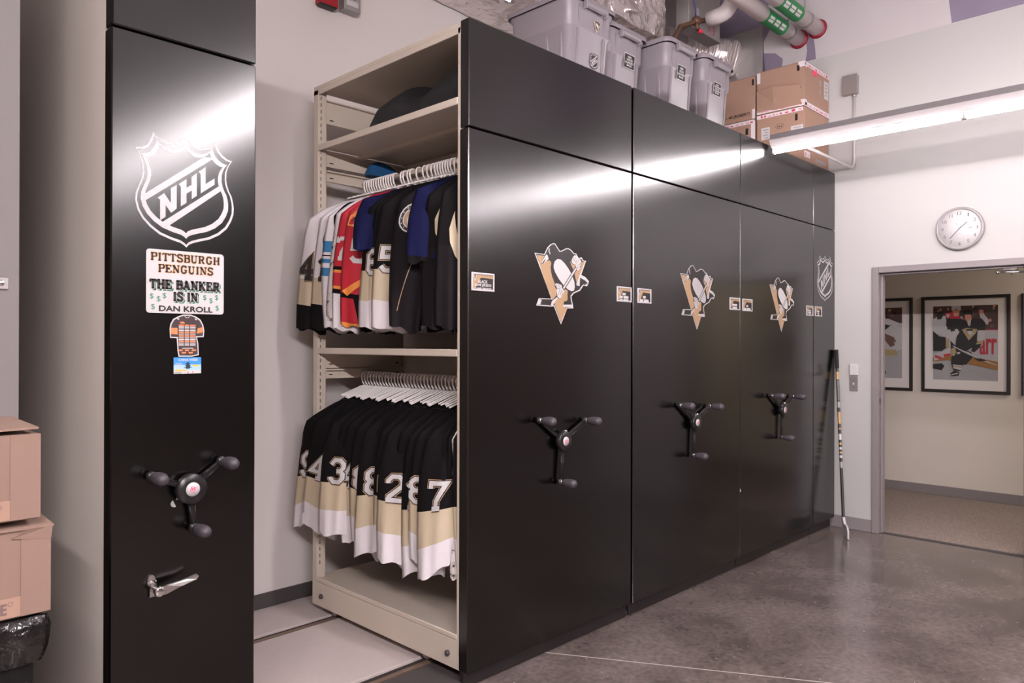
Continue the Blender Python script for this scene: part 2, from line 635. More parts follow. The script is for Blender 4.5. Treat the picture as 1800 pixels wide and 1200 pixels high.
DIG = {
 '0': [([(.25, 0), (.75, 0), (1, .25), (1, 1.15), (.75, 1.4), (.25, 1.4), (0, 1.15), (0, .25)], True)],
 '1': [([(.12, 1.1), (.5, 1.4), (.5, 0)], False), ([(.15, 0), (.85, 0)], False)],
 '2': [([(0, 1.0), (0, 1.15), (.25, 1.4), (.75, 1.4), (1, 1.15), (1, .85), (.1, .2), (.1, 0)], False), ([(-.1, 0), (1.1, 0)], False)],
 '3': [([(0, 1.1), (.25, 1.4), (.75, 1.4), (1, 1.15), (1, .9), (.8, .7), (1, .5), (1, .25), (.75, 0), (.25, 0), (0, .25), (0, .32)], False), ([(.45, .7), (.85, .7)], False)],
 '4': [([(.72, 0), (.72, 1.4), (0, .45), (1.12, .45)], False), ([(.42, 0), (1.02, 0)], False)],
 '5': [([(1, 1.4), (.1, 1.4), (.06, .82), (.75, .86), (1, .6), (1, .25), (.75, 0), (.25, 0), (0, .25)], False)],
 '6': [([(1, 1.05), (1, 1.15), (.75, 1.4), (.25, 1.4), (0, 1.15), (0, .25), (.25, 0), (.75, 0), (1, .25), (1, .52), (.75, .78), (.05, .78)], False)],
 '7': [([(0, 1.1), (0, 1.4), (1, 1.4), (.42, .4), (.42, 0)], False), ([(.15, 0), (.7, 0)], False)],
 '8': [([(.25, 0), (.75, 0), (1, .22), (1, .5), (.8, .7), (1, .9), (1, 1.18), (.75, 1.4), (.25, 1.4), (0, 1.18), (0, .9), (.2, .7), (0, .5), (0, .22)], True), ([(.2, .7), (.8, .7)], False)],
 '9': [([(0, .35), (0, .25), (.25, 0), (.75, 0), (1, .25), (1, 1.15), (.75, 1.4), (.25, 1.4), (0, 1.15), (0, .88), (.25, .62), (.95, .62)], False)],
}
def number(mb, fn, t, cx, cy, w, hgt, layers, h0=0.0012):
    """block numerals; layers = [(stroke width fraction, material)], widest first"""
    k = len(t)
    cw = w/(k+0.22*(k-1))
    for li, (sw, m) in enumerate(layers):
        for i, ch in enumerate(t):
            x0 = cx-w/2+i*cw*1.22
            for pts, cl in DIG[ch]:
                P = [(x0+p[0]*cw*.78+cw*.11, cy-hgt/2+p[1]/1.4*hgt) for p in pts]
                stroke(mb, fn, P, sw*cw, m, h0+li*0.0009, cl, sub=4)

# slab-serif capitals: strokes (thickness class, polyline)
def slab_glyph(c):
    T, t = 1, 0      # thick, thin
    S = lambda x, y: (t, [(x-.2, y), (x+.2, y)])
    G = {
     'P': [(T, [(.2, 0), (.2, 1.4)]), (t, [(.2, 1.34), (.62, 1.34)]), (T, [(.62, 1.36), (.8, 1.2), (.8, .85), (.62, .68)]), (t, [(.62, .7), (.2, .7)]), S(.2, .05), (t, [(0, 1.34), (.2, 1.34)])],
     'I': [(T, [(.25, 0), (.25, 1.4)]), S(.25, .05), S(.25, 1.35)],
     'T': [(T, [(.45, 0), (.45, 1.4)]), S(.45, .05), (t, [(0, 1.34), (.9, 1.34)]), (t, [(.04, 1.34), (.04, 1.0)]), (t, [(.86, 1.34), (.86, 1.0)])],
     'S': [(T, [(.78, 1.12), (.62, 1.32), (.26, 1.32), (.12, 1.1), (.2, .85), (.7, .58), (.78, .3), (.62, .08), (.26, .08), (.1, .3)]), (t, [(.8, 1.4), (.8, 1.0)]), (t, [(.06, 0), (.06, .42)])],
     'B': [(T, [(.2, 0), (.2, 1.4)]), (t, [(0, 1.34), (.6, 1.34)]), (T, [(.58, 1.34), (.74, 1.2), (.74, .9), (.58, .74)]), (t, [(.2, .74), (.62, .74)]), (T, [(.6, .74), (.8, .58), (.8, .22), (.6, .06)]), (t, [(0, .05), (.6, .05)])],
     'U': [(T, [(.2, 1.4), (.2, .3), (.36, .08), (.62, .08), (.78, .3)]), (t, [(.78, .3), (.78, 1.4)]), S(.2, 1.35), S(.78, 1.35)],
     'R': [(T, [(.2, 0), (.2, 1.4)]), (t, [(0, 1.34), (.6, 1.34)]), (T, [(.6, 1.34), (.76, 1.18), (.76, .88), (.6, .72)]), (t, [(.2, .72), (.6, .72)]), (T, [(.52, .72), (.78, .05)]), S(.2, .05), (t, [(.72, .05), (.96, .05)])],
     'G': [(T, [(.8, 1.1), (.64, 1.32), (.34, 1.32), (.16, 1.05), (.16, .35), (.34, .08), (.64, .08), (.8, .3), (.8, .6)]), (t, [(.52, .62), (.96, .62)]), (t, [(.82, 1.4), (.82, .98)])],
     'H': [(T, [(.2, 0), (.2, 1.4)]), (T, [(.82, 0), (.82, 1.4)]), (t, [(.2, .72), (.82, .72)]), S(.2, .05), S(.2, 1.35), S(.82, .05), S(.82, 1.35)],
     'E': [(T, [(.2, 0), (.2, 1.4)]), (t, [(0, 1.34), (.8, 1.34)]), (t, [(.2, .72), (.6, .72)]), (t, [(0, .06), (.84, .06)]), (t, [(.78, 1.34), (.78, 1.02)]), (t, [(.82, .06), (.82, .4)]), (t, [(.58, .9), (.58, .54)])],
     'N': [(t, [(.18, 0), (.18, 1.4)]), (T, [(.2, 1.34), (.78, .1)]), (t, [(.84, 0), (.84, 1.4)]), S(.18, .05), S(.14, 1.35), S(.84, 1.35)],
     'A': [(t, [(.12, .05), (.46, 1.35)]), (T, [(.46, 1.35), (.82, .05)]), (t, [(.25, .45), (.68, .45)]), (t, [(-.02, .05), (.3, .05)]), (t, [(.62, .05), (1.0, .05)]), (t, [(.3, 1.35), (.5, 1.35)])],
     'K': [(T, [(.2, 0), (.2, 1.4)]), (t, [(.2, .6), (.78, 1.35)]), (T, [(.4, .85), (.82, .05)]), S(.2, .05), S(.2, 1.35), (t, [(.6, 1.35), (.98, 1.35)]), (t, [(.66, .05), (1.02, .05)])],
    }
    w = {'I': .5, 'T': .9, 'S': .88, 'P': .86, 'B': .88, 'E': .9}.get(c, 1.0)
    return G[c], w

def slab_text(mb, pl, t, x0, x1, y0, y1, m, h, thick=.24, thin=.11, dx=0, dy=0):
    ws = []
    for c in t:
        ws.append(.5 if c == ' ' else slab_glyph(c)[1]+.13)
    tot = sum(ws)-.13
    k = (x1-x0)/tot; ky = (y1-y0)/1.4
    x = 0
    for c, w in zip(t, ws):
        if c != ' ':
            for cl, P in slab_glyph(c)[0]:
                q = [(x0+(x+p[0])*k+dx, y0+p[1]*ky+dy) for p in P]
                stroke(mb, pl, q, (thick if cl else thin)*k, m, h)
        x += w

# traced emblem outlines (unit frame: x to the right, y up, metres)
def emb(P, s, cx, cy):
    return [((x-cx)*s[0], (cy-y)*s[1]) for x, y in P]

# ------------------------------------------------------------------ the room
PUR = mat('lavender board', (0.20, 0.165, 0.225), 0.9, var=0.18, vscale=4)
JNT = mat('joint compound', (0.46, 0.425, 0.435), 0.85, var=0.05, vscale=4)
m = MB(); m.box(-3.0, 6.50, -9.0, 1.55, -0.12, 0.0, CONC); struct(m, 'floor')
m = MB(); m.box(6.50, 8.53, -5.0, 2.6, -0.12, 0.003, CARPET); struct(m, 'floor_corridor')
m = MB(); m.box(-3.1, 6.58, -9.1, 1.65, 4.9, 5.0, CEIL); struct(m, 'ceiling')
m = MB(); m.box(-3.1, 6.453, 1.55, 1.65, 0, 4.9, WALLB); struct(m, 'wall_back')
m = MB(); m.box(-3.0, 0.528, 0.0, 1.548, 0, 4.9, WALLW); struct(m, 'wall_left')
m = MB(); m.box(-3.1, -3.0, -9.0, 1.55, 0, 4.9, REAR); struct(m, 'wall_side')
m = MB(); m.box(-3.1, 6.58, -9.1, -9.0, 0, 4.9, REAR); struct(m, 'wall_rear')
m = MB()
m.box(6.453, 6.58, -0.31, 1.65, 0, 4.02, WALLF)
m.box(6.453, 6.58, -1.405, -0.31, 2.17, 4.02, WALLF)
m.box(6.453, 6.58, -2.5, -1.405, 0, 4.02, WALLF)
m.box(6.453, 6.58, -9.0, -2.5, 0, 4.02, REAR)
m.box(6.453, 6.58, -9.0, 1.65, 4.02, 4.9, JNT)
for P in ([(-1.45, 4.022), (-.88, 4.022), (-.86, 4.2), (-.90, 4.5), (-.86, 4.9), (-1.45, 4.9)], [(.60, 3.0), (1.548, 3.0), (1.548, 4.9), (.55, 4.9), (.60, 4.6), (.56, 4.44), (.64, 4.3)],
          [(.165, 4.022), (.255, 4.022), (.240, 4.12), (.262, 4.25), (.19, 4.25), (.172, 4.12)], [(.47, 4.022), (.64, 4.022), (.64, 4.2), (.53, 4.17), (.46, 4.10)],
          [(-3.2, 4.022), (-2.4, 4.022), (-2.5, 4.9), (-3.2, 4.9)]):
    m.slab([(6.4515, y, z) for y, z in P], (.002, 0, 0), PUR)
struct(m, 'wall_far')
m = MB(); m.box(8.53, 8.63, -5.0, 2.6, 0, 2.8, HALLW); struct(m, 'wall_corridor')
m = MB(); m.box(6.58, 8.53, -5.1, -5.0, 0, 2.8, HALLW); m.box(6.58, 8.53, 2.6, 2.7, 0, 2.8, HALLW); struct(m, 'wall_corridor_ends')
m = MB(); m.box(6.58, 8.63, -5.1, 2.7, 2.75, 2.85, CEIL); struct(m, 'ceiling_corridor')
m = MB(); m.box(0.53, 6.0, 1.538, 1.55, 0.03, 0.115, DARKB, .003); struct(m, 'baseboard_back')
m = MB(); m.box(6.441, 6.453, -0.302, 0.028, 0.0, 0.102, FRM, .003); m.box(6.441, 6.453, -9.0, -1.41, 0.0, 0.102, FRM, .003); struct(m, 'baseboard_far')
m = MB(); m.box(8.517, 8.53, -5.0, 2.6, 0.003, 0.100, FRM, .003); struct(m, 'baseboard_corridor')
m = MB(); m.box(6.488, 6.520, -1.355, -0.355, 0.0, 0.008, DARKB, .003); struct(m, 'trim_1')
# raised deck with two sunk rails in the storage recess
m = MB()
m.box(0.53, 6.0, 0.388, 1.105, 0.0, 0.03, DECK, .002)
m.box(0.53, 6.0, 1.185, 1.538, 0.0, 0.03, DECK, .002)
m.box(0.53, 6.0, 0.045, 0.300, 0.0, 0.026, DARKB, .004)
struct(m, 'floor_deck')
for nm, y0, y1 in (('trim_2', 0.300, 0.388), ('trim_3', 1.105, 1.185)):
    m = MB()
    m.box(0.53, 6.0, y0, y1, 0.0, 0.012, BGD)
    m.box(0.53, 6.0, y0+.012, y0+.038, 0.0, 0.029, RAIL, .002)
    m.box(0.53, 6.0, y0+.046, y1-.010, 0.0, 0.022, BGD, .002)
    struct(m, nm)

# steel door frame round the opening
m = MB()
for (a, b) in ((-0.355, -0.302), (-1.408, -1.355)):
    m.box(6.435, 6.600, a, b, 0.0, 2.180, FRM, .004)
m.box(6.435, 6.600, -1.355, -0.355, 2.130, 2.180, FRM, .004)
m.box(6.488, 6.545, -0.372, -0.355, 0.0, 2.130, FRM, .003)
m.box(6.488, 6.545, -1.355, -1.338, 0.0, 2.130, FRM, .003)
m.box(6.488, 6.545, -1.338, -0.372, 2.113, 2.130, FRM, .003)
df = struct(m, 'door_1')
m = MB(); m.box(6.450, 6.482, -0.3575, -0.354, 1.02, 1.14, STL, .001); m.box(6.458, 6.474, -0.359, -0.356, 1.055, 1.105, BGD)
m.build('strike_plate', df)
m = MB(); m.box(6.385, 6.430, -2.345, -1.400, .008, 2.125, FRM, .003)
lf = m.build('door_leaf', df)
m = MB(); m.cyl((6.385, -2.28, 1.0), (6.33, -2.28, 1.0), .012, None, CHR, 12); m.tube([(6.335, -2.28, 1.0), (6.33, -2.16, 1.0)], .010, CHR, 10); m.build('handle', lf)
t = thing('door_closer', 'chrome overhead closer arm under the head of the open doorway', 'door closer', (6.51, -1.24, 2.09))
m = MB(); m.box(6.50, 6.53, -1.300, -1.205, 2.098, 2.130, CHR, .004); m.build('bracket', t)
m = MB(); m.tube([(6.49, -1.175, 2.086), (6.49, -1.34, 2.080)], .008, CHR); m.cyl((6.49, -1.175, 2.075), (6.49, -1.175, 2.098), .011, None, CHR, 14); m.build('arm', t)
m = MB(); m.cyl((6.505, -1.262, 2.062), (6.505, -1.262, 2.10), .010, None, STL, 14); m.build('pivot', t)

# ------------------------------------------------------------------ fluorescent strips
def fixture(X, y0, n, label, lamp, grp='fluorescent strip lights'):
    t = thing('strip_light', label, 'light fixture', (X, y0, 2.935), grp)
    L = 1.222
    m = MB(); m.box(X-.055, X+.055, y0-n*L, y0, 3.018, 3.062, LITG, .003); m.build('channel', t)
    m = MB()
    yl = [y0-n*L, y0]
    for a in (-1, 1):
        m.slab([(X+a*.03, yl[0], 2.975), (X+a*.03, yl[1], 2.975), (X+a*.062, yl[1], 3.018), (X+a*.062, yl[0], 3.018)], (0, 0, .004), LITW)
    m.box(X-.03, X+.03, y0-n*L, y0, 2.972, 3.018, LITW, .002)
    m.build('reflector', t)
    for yy in (y0-2.0, y0-4.2):
        m = MB(); m.cyl((X, yy, 3.06), (X, yy, 4.9), .006, None, STL, 10); m.build('suspension_rod', t)
    for k in range(n):
        a, b = y0-k*L-.012, y0-(k+1)*L+.012
        m = MB(); m.cyl((X, a, 2.950), (X, b, 2.950), .019, None, lamp, 14); m.build('tube', t)
        for yy in (a+.004, b-.004):
            m = MB(); m.box(X-.016, X+.016, yy-.008, yy+.008, 2.928, 2.976, PLW, .003); m.build('socket', t)
    return t
fixture(5.20, -0.03, 4, 'long lit fluorescent strip meeting the black cabinets beside the doorway wall', LAMPR)
fixture(2.13, -0.33, 4, 'lit fluorescent strip whose end shows above the grey totes', LAMP)
fixture(-0.35, -1.60, 6, 'lit fluorescent strip nearest the left white wall', LAMPL)

# corridor ceiling lamp
t = thing('ceiling_panel_light', 'recessed warm ceiling lamp in the corridor', 'light fixture', (7.5, -2.6, 2.75))
m = MB(); m.box(7.2, 7.8, -3.2, -2.0, 2.742, 2.752, LITW, .002); m.build('frame', t)
m = MB(); m.box(7.23, 7.77, -3.17, -2.03, 2.736, 2.742, HLMP); m.build('diffuser', t)

# ------------------------------------------------------------------ mobile cabinets
EMB = {'sil':[(-0.1994,0.1403),(-0.1276,0.1401),(-0.1166,0.1568),(-0.1057,0.1743),(-0.0808,0.1932),(-0.0584,0.2009),(-0.046,0.1995),(-0.0301,0.1851),(-0.01,0.1664),(0.0043,0.1689),(0.0391,0.1841),(0.0596,0.186),(0.0803,0.1792),(0.1023,0.1644),(0.1191,0.1648),(0.1373,0.1452),(0.1495,0.1417),(0.1555,0.1487),(0.1659,0.1477),(0.1801,0.1334),(0.2017,0.1332),(0.1619,0.0567),(0.1958,0.0473),(0.2257,0.0278),(0.2208,0.0119),(0.2084,-0.0005),(0.1805,0.0018),(0.1683,-0.0104),(0.1531,-0.0255),(0.1228,-0.0359),(0.0989,-0.0448),(0.0823,-0.0608),(0.0859,-0.0796),(0.0931,-0.0983),(0.0974,-0.1203),(0.0489,-0.122),(-0.0001,-0.2049),(-0.0556,-0.1134),(-0.0685,-0.1169),(-0.1862,-0.1158),(-0.1675,-0.0796),(-0.0743,-0.0773)],'blk':[(-0.1897,0.1361),(-0.1232,0.1365),(-0.1117,0.1536),(-0.1001,0.1711),(-0.0769,0.1899),(-0.0584,0.1968),(-0.0494,0.1955),(-0.0346,0.1821),(-0.0135,0.1617),(0.0072,0.165),(0.042,0.1802),(0.0578,0.1817),(0.0767,0.1751),(0.0982,0.1599),(0.1161,0.1595),(0.1313,0.1417),(0.1513,0.1368),(0.161,0.1426),(0.1733,0.129),(0.1912,0.1285),(0.1528,0.0618),(0.1227,0.01),(0.1227,0.0004),(0.1469,-0.0032),(0.1528,0.0426),(0.1897,0.0334),(0.2176,0.0234),(0.2133,0.0134),(0.2034,0.0051),(0.1774,0.0075),(0.1591,-0.0071),(0.147,-0.0212),(0.1168,-0.0316),(0.0929,-0.0405),(0.0734,-0.0612),(0.0782,-0.0799),(0.086,-0.1005),(0.089,-0.1156),(0.043,-0.118),(-0.0002,-0.1948),(-0.0517,-0.1085),(-0.0674,-0.1124),(-0.1776,-0.1115),(-0.1627,-0.0834),(-0.0687,-0.0811)],'gold':[[(-0.1822,0.1306),(-0.1248,0.1319),(-0.1357,0.1186),(-0.1465,0.1032),(-0.1503,0.0865),(-0.1302,0.0986),(-0.1055,0.1087),(-0.0905,0.1121),(-0.0782,0.105),(-0.076,0.0941),(-0.0804,0.0827),(-0.0804,0.0716),(-0.0769,0.0535),(-0.069,0.0319),(-0.0493,-0.0002),(-0.0492,-0.015),(-0.0378,-0.0292),(-0.0349,-0.0588),(-0.0658,-0.0843),(-0.0799,-0.0609),(-0.1078,-0.0183),(-0.1463,0.0522)],[(-0.0529,-0.0996),(-0.0263,-0.0714),(-0.0166,-0.0751),(-0.0023,-0.0729),(0.0062,-0.0538),(0.0212,-0.0426),(0.0281,-0.0227),(0.0527,-0.0319),(0.0492,-0.0548),(0.0516,-0.0697),(0.047,-0.0832),(0.0226,-0.088),(0.0197,-0.1005),(0.014,-0.1157),(0.0489,-0.119),(-0.0002,-0.191)],[(0.0674,0.1242),(0.0835,0.1084),(0.1103,0.104),(0.12,0.0864),(0.1345,0.0752),(0.1569,0.1007),(0.1611,0.1241),(0.1881,0.1251),(0.1504,0.0578),(0.1227,0.0131),(0.0997,0.0735),(0.0758,0.1059)],[(0.0728,-0.0536),(0.084,-0.0474),(0.0752,-0.0649)]],'white':[[(-0.058,0.0918),(-0.0496,0.111),(-0.027,0.1247),(-0.0013,0.1223),(0.0277,0.1059),(0.057,0.0818),(0.0866,0.0497),(0.1046,0.0166),(0.1083,-0.0099),(0.1018,-0.0275),(0.081,-0.0323),(0.0515,-0.0244),(0.0165,-0.0038),(-0.0181,0.024),(-0.0466,0.0556),(-0.058,0.077)],[(-0.1454,0.1032),(-0.1138,0.1398),(-0.105,0.1366),(-0.0961,0.1182),(-0.1318,0.0945),(-0.1138,0.1234),(-0.1487,0.091)],[(-0.0963,0.1715),(-0.0885,0.1711),(-0.0896,0.1574),(-0.0829,0.1488),(-0.0851,0.142),(-0.0906,0.1422),(-0.0884,0.1483),(-0.0962,0.1542)],[(0.1571,0.0506),(0.1896,0.045),(0.2207,0.0275),(0.2158,0.0155),(0.1928,0.0297),(0.1638,0.0375)],[(0.1239,0.0089),(0.1378,0.0147),(0.1504,0.0405),(0.1475,-0.0016),(0.1287,0.0019)],[(-0.1702,-0.0852),(-0.147,-0.086),(-0.1566,-0.11),(-0.1766,-0.11)],[(-0.0315,-0.0679),(-0.0246,-0.0721),(-0.0562,-0.1012),(-0.0641,-0.1126),(-0.0797,-0.1099),(-0.0709,-0.0893)],[(0.0168,-0.1043),(0.0931,-0.1006),(0.0944,-0.1143),(0.014,-0.1157)],[(0.1972,0.0133),(0.2083,0.0128),(0.2059,0.0072),(0.1972,0.0074)]],'glove':[[(0.0804,0.1253),(0.0893,0.1412),(0.1042,0.1539),(0.1162,0.1549),(0.1294,0.1446),(0.1373,0.1376),(0.1525,0.1342),(0.1586,0.1278),(0.1526,0.1042),(0.1496,0.0905),(0.1315,0.075),(0.1212,0.0865),(0.1115,0.1049),(0.0835,0.1122)],[(-0.0492,-0.0057),(-0.0408,0.0014),(-0.0209,-0.0004),(0.0032,-0.0064),(0.005,-0.0194),(0.0235,-0.0334),(0.0178,-0.045),(0.0051,-0.0531),(-0.0006,-0.0702),(-0.0149,-0.0739),(-0.0292,-0.0659),(-0.0378,-0.0366),(-0.0339,-0.0216)]],'lines':[[(0.0894,0.1241),(0.1012,0.1441)],[(0.0983,0.1191),(0.1114,0.1431)],[(0.1085,0.1142),(0.1253,0.1347)],[(0.1133,0.1069),(0.1374,0.1299)],[(0.1224,0.1),(0.1526,0.1157)],[(0.1224,0.0885),(0.1526,0.1003)],[(-0.0379,-0.0181),(-0.034,-0.0037)],[(-0.0265,-0.0193),(-0.0226,-0.0042)],[(-0.0151,-0.0168),(-0.0112,-0.0054)],[(-0.0322,-0.0271),(-0.0008,-0.0197)],[(-0.0235,-0.0582),(-0.0122,-0.0278)],[(-0.0064,-0.0574),(-0.0007,-0.031)],[(0.008,-0.0492),(0.005,-0.0307)]],'shaftb':[(0.005,-0.0224),(0.1116,0.0965),(0.1284,0.0851),(0.0253,-0.0296)],'shaft':[(0.0119,-0.0205),(0.1116,0.0896),(0.1224,0.0858),(0.0235,-0.0237)]}
SHD = {'o':[(-0.1562,0.1254),(-0.1367,0.1298),(-0.1254,0.1364),(-0.1156,0.1511),(-0.1085,0.1674),(-0.1048,0.1816),(-0.0971,0.1742),(-0.0855,0.166),(-0.065,0.158),(-0.0444,0.159),(-0.0235,0.1676),(-0.0115,0.1777),(-0.0033,0.1876),(0.0068,0.1767),(0.0191,0.1667),(0.0347,0.1594),(0.0534,0.1592),(0.0756,0.1681),(0.0884,0.1778),(0.097,0.1896),(0.1013,0.1746),(0.1078,0.1615),(0.1209,0.1479),(0.1373,0.1381),(0.1529,0.1354),(0.144,0.1216),(0.1374,0.1076),(0.1332,0.0908),(0.1326,0.0683),(0.136,0.0496),(0.1427,0.0313),(0.151,0.0164),(0.1571,-0.0053),(0.1592,-0.0244),(0.1579,-0.0472),(0.1496,-0.0708),(0.1348,-0.0966),(0.1087,-0.1202),(0.0766,-0.1378),(0.0419,-0.1485),(0.0202,-0.156),(0.008,-0.1624),(0.0004,-0.1718),(-0.0088,-0.164),(-0.0194,-0.1583),(-0.0493,-0.1506),(-0.0845,-0.1376),(-0.1132,-0.1169),(-0.1359,-0.0928),(-0.15,-0.068),(-0.1573,-0.0395),(-0.1557,-0.0158),(-0.1469,0.0091),(-0.1386,0.0311),(-0.1353,0.0524),(-0.1371,0.0758),(-0.1436,0.0983)],'o2':[(-0.1508,0.1209),(-0.1319,0.125),(-0.1211,0.1313),(-0.1115,0.1454),(-0.1047,0.161),(-0.1012,0.1746),(-0.0937,0.1675),(-0.0825,0.1597),(-0.0628,0.152),(-0.043,0.1529),(-0.0228,0.1612),(-0.0113,0.1708),(-0.0034,0.1803),(0.0063,0.1698),(0.0182,0.1603),(0.0331,0.1533),(0.0511,0.1531),(0.0724,0.1616),(0.0847,0.1709),(0.093,0.1821),(0.097,0.1678),(0.1033,0.1553),(0.1159,0.1424),(0.1317,0.133),(0.1466,0.1304),(0.1381,0.1172),(0.1318,0.1039),(0.1277,0.0879),(0.1271,0.0664),(0.1304,0.0486),(0.1368,0.0311),(0.1448,0.017),(0.1506,-0.0038),(0.1526,-0.022),(0.1514,-0.0437),(0.1434,-0.0662),(0.1292,-0.0908),(0.1042,-0.1134),(0.0734,-0.1303),(0.0401,-0.1406),(0.0192,-0.1478),(0.0074,-0.154),(0.0001,-0.1629),(-0.0087,-0.1556),(-0.0189,-0.1501),(-0.0477,-0.1429),(-0.0816,-0.1306),(-0.1093,-0.1108),(-0.1312,-0.0878),(-0.1448,-0.0641),(-0.1518,-0.0369),(-0.1503,-0.0142),(-0.1418,0.0097),(-0.1338,0.0307),(-0.1306,0.0511),(-0.1323,0.0734),(-0.1386,0.0949)],'i':[(-0.1401,0.1105),(-0.1226,0.1142),(-0.1125,0.1199),(-0.1037,0.1326),(-0.0974,0.1466),(-0.0941,0.1588),(-0.0871,0.1524),(-0.0768,0.1454),(-0.0586,0.1386),(-0.0402,0.1394),(-0.0216,0.1469),(-0.0109,0.1555),(-0.0036,0.164),(0.0054,0.1546),(0.0163,0.1461),(0.03,0.1399),(0.0467,0.1397),(0.0662,0.1474),(0.0775,0.1557),(0.0851,0.1657),(0.0889,0.1529),(0.0946,0.1418),(0.1062,0.1303),(0.1206,0.1219),(0.1344,0.1196),(0.1265,0.1079),(0.1207,0.096),(0.117,0.0817),(0.1165,0.0625),(0.1194,0.0466),(0.1253,0.031),(0.1327,0.0184),(0.138,-0.0),(0.1398,-0.0163),(0.1387,-0.0356),(0.1314,-0.0558),(0.1184,-0.0778),(0.0954,-0.0982),(0.0671,-0.1135),(0.0364,-0.1229),(0.0172,-0.1295),(0.0063,-0.1352),(-0.0004,-0.1432),(-0.0085,-0.1367),(-0.018,-0.1319),(-0.0445,-0.1256),(-0.0759,-0.1149),(-0.1016,-0.0973),(-0.1219,-0.0769),(-0.1345,-0.0557),(-0.1411,-0.0313),(-0.1397,-0.0108),(-0.1318,0.0106),(-0.1243,0.0296),(-0.1214,0.0478),(-0.1229,0.0679),(-0.1288,0.0872)],'i2':[(-0.1273,0.1016),(-0.1114,0.105),(-0.1023,0.1101),(-0.0943,0.1214),(-0.0886,0.134),(-0.0856,0.1449),(-0.0793,0.1392),(-0.0699,0.1329),(-0.0535,0.1267),(-0.0368,0.1274),(-0.0201,0.134),(-0.0104,0.1417),(-0.0039,0.1493),(0.0042,0.1409),(0.014,0.1333),(0.0264,0.1277),(0.0413,0.1275),(0.0589,0.1343),(0.069,0.1417),(0.0758,0.1506),(0.0792,0.1392),(0.0843,0.1292),(0.0947,0.1189),(0.1076,0.1115),(0.1199,0.1094),(0.1129,0.0989),(0.1077,0.0883),(0.1044,0.0756),(0.1039,0.0585),(0.1066,0.0443),(0.1118,0.0305),(0.1184,0.0192),(0.1231,0.0028),(0.1247,-0.0117),(0.1238,-0.0289),(0.1173,-0.0469),(0.1056,-0.0666),(0.0851,-0.0848),(0.0597,-0.0986),(0.0321,-0.1072),(0.0149,-0.1132),(0.0051,-0.1183),(-0.001,-0.1255),(-0.0083,-0.1197),(-0.0168,-0.1155),(-0.0408,-0.11),(-0.0692,-0.1005),(-0.0924,-0.0849),(-0.1109,-0.0666),(-0.1223,-0.0476),(-0.1282,-0.0257),(-0.1269,-0.0073),(-0.1198,0.0119),(-0.113,0.0289),(-0.1103,0.0454),(-0.1117,0.0634),(-0.117,0.0807)],'st':[[(-0.1278,-0.014),(0.0561,0.1321),(0.0933,0.1366),(-0.1305,-0.0388)],[(-0.0851,-0.1052),(0.1075,0.0442),(0.1128,0.0278),(-0.0647,-0.115)]],'L':[[(-0.0906,-0.0227),(-0.0704,-0.0047),(-0.0497,-0.0336),(-0.0498,0.0135),(-0.0314,0.027),(-0.0312,-0.0494),(-0.0487,-0.0654),(-0.0658,-0.0419),(-0.0657,-0.0797),(-0.0826,-0.0932),(-0.0828,-0.0276)],[(-0.0251,0.031),(-0.0004,0.0503),(-0.0003,0.0225),(0.0159,0.0343),(0.0158,0.0606),(0.0334,0.0759),(0.0336,0.0012),(0.0167,-0.0121),(0.0166,0.0158),(-0.0002,0.0034),(-0.0001,-0.0268),(-0.0183,-0.0401),(-0.0185,0.0228)],[(0.039,0.0815),(0.0622,0.1002),(0.0623,0.0446),(0.0926,0.0676),(0.0927,0.047),(0.0461,0.0108),(0.0459,0.0733)]]}

def decal_plane(x, z, y=-0.0006):
    return Plane((x, y, z), (1, 0, 0), (0, 0, 1), (0, -1, 0))

def shield(parent, x, z, s=1.0, sx=1.0):
    pl = decal_plane(x, z)
    m = MB()
    def ring(a, b, h):
        n = len(a)
        for i in range(n):
            j = (i+1) % n
            m.add([pl.p(a[i][0]*s*sx, a[i][1]*s, h), pl.p(a[j][0]*s*sx, a[j][1]*s, h), pl.p(b[j][0]*s*sx, b[j][1]*s, h), pl.p(b[i][0]*s*sx, b[i][1]*s, h)], [(0, 1, 2, 3)], SILV)
    ring(SHD['o'], SHD['o2'], 0); ring(SHD['i'], SHD['i2'], 0)
    for P in SHD['st']+SHD['L']:
        m.poly([pl.p(p[0]*s*sx, p[1]*s, .0004) for p in P], SILV)
    o = m.build('shield_emblem', parent)
    o['label'] = 'silver shield decal with slanted letters'

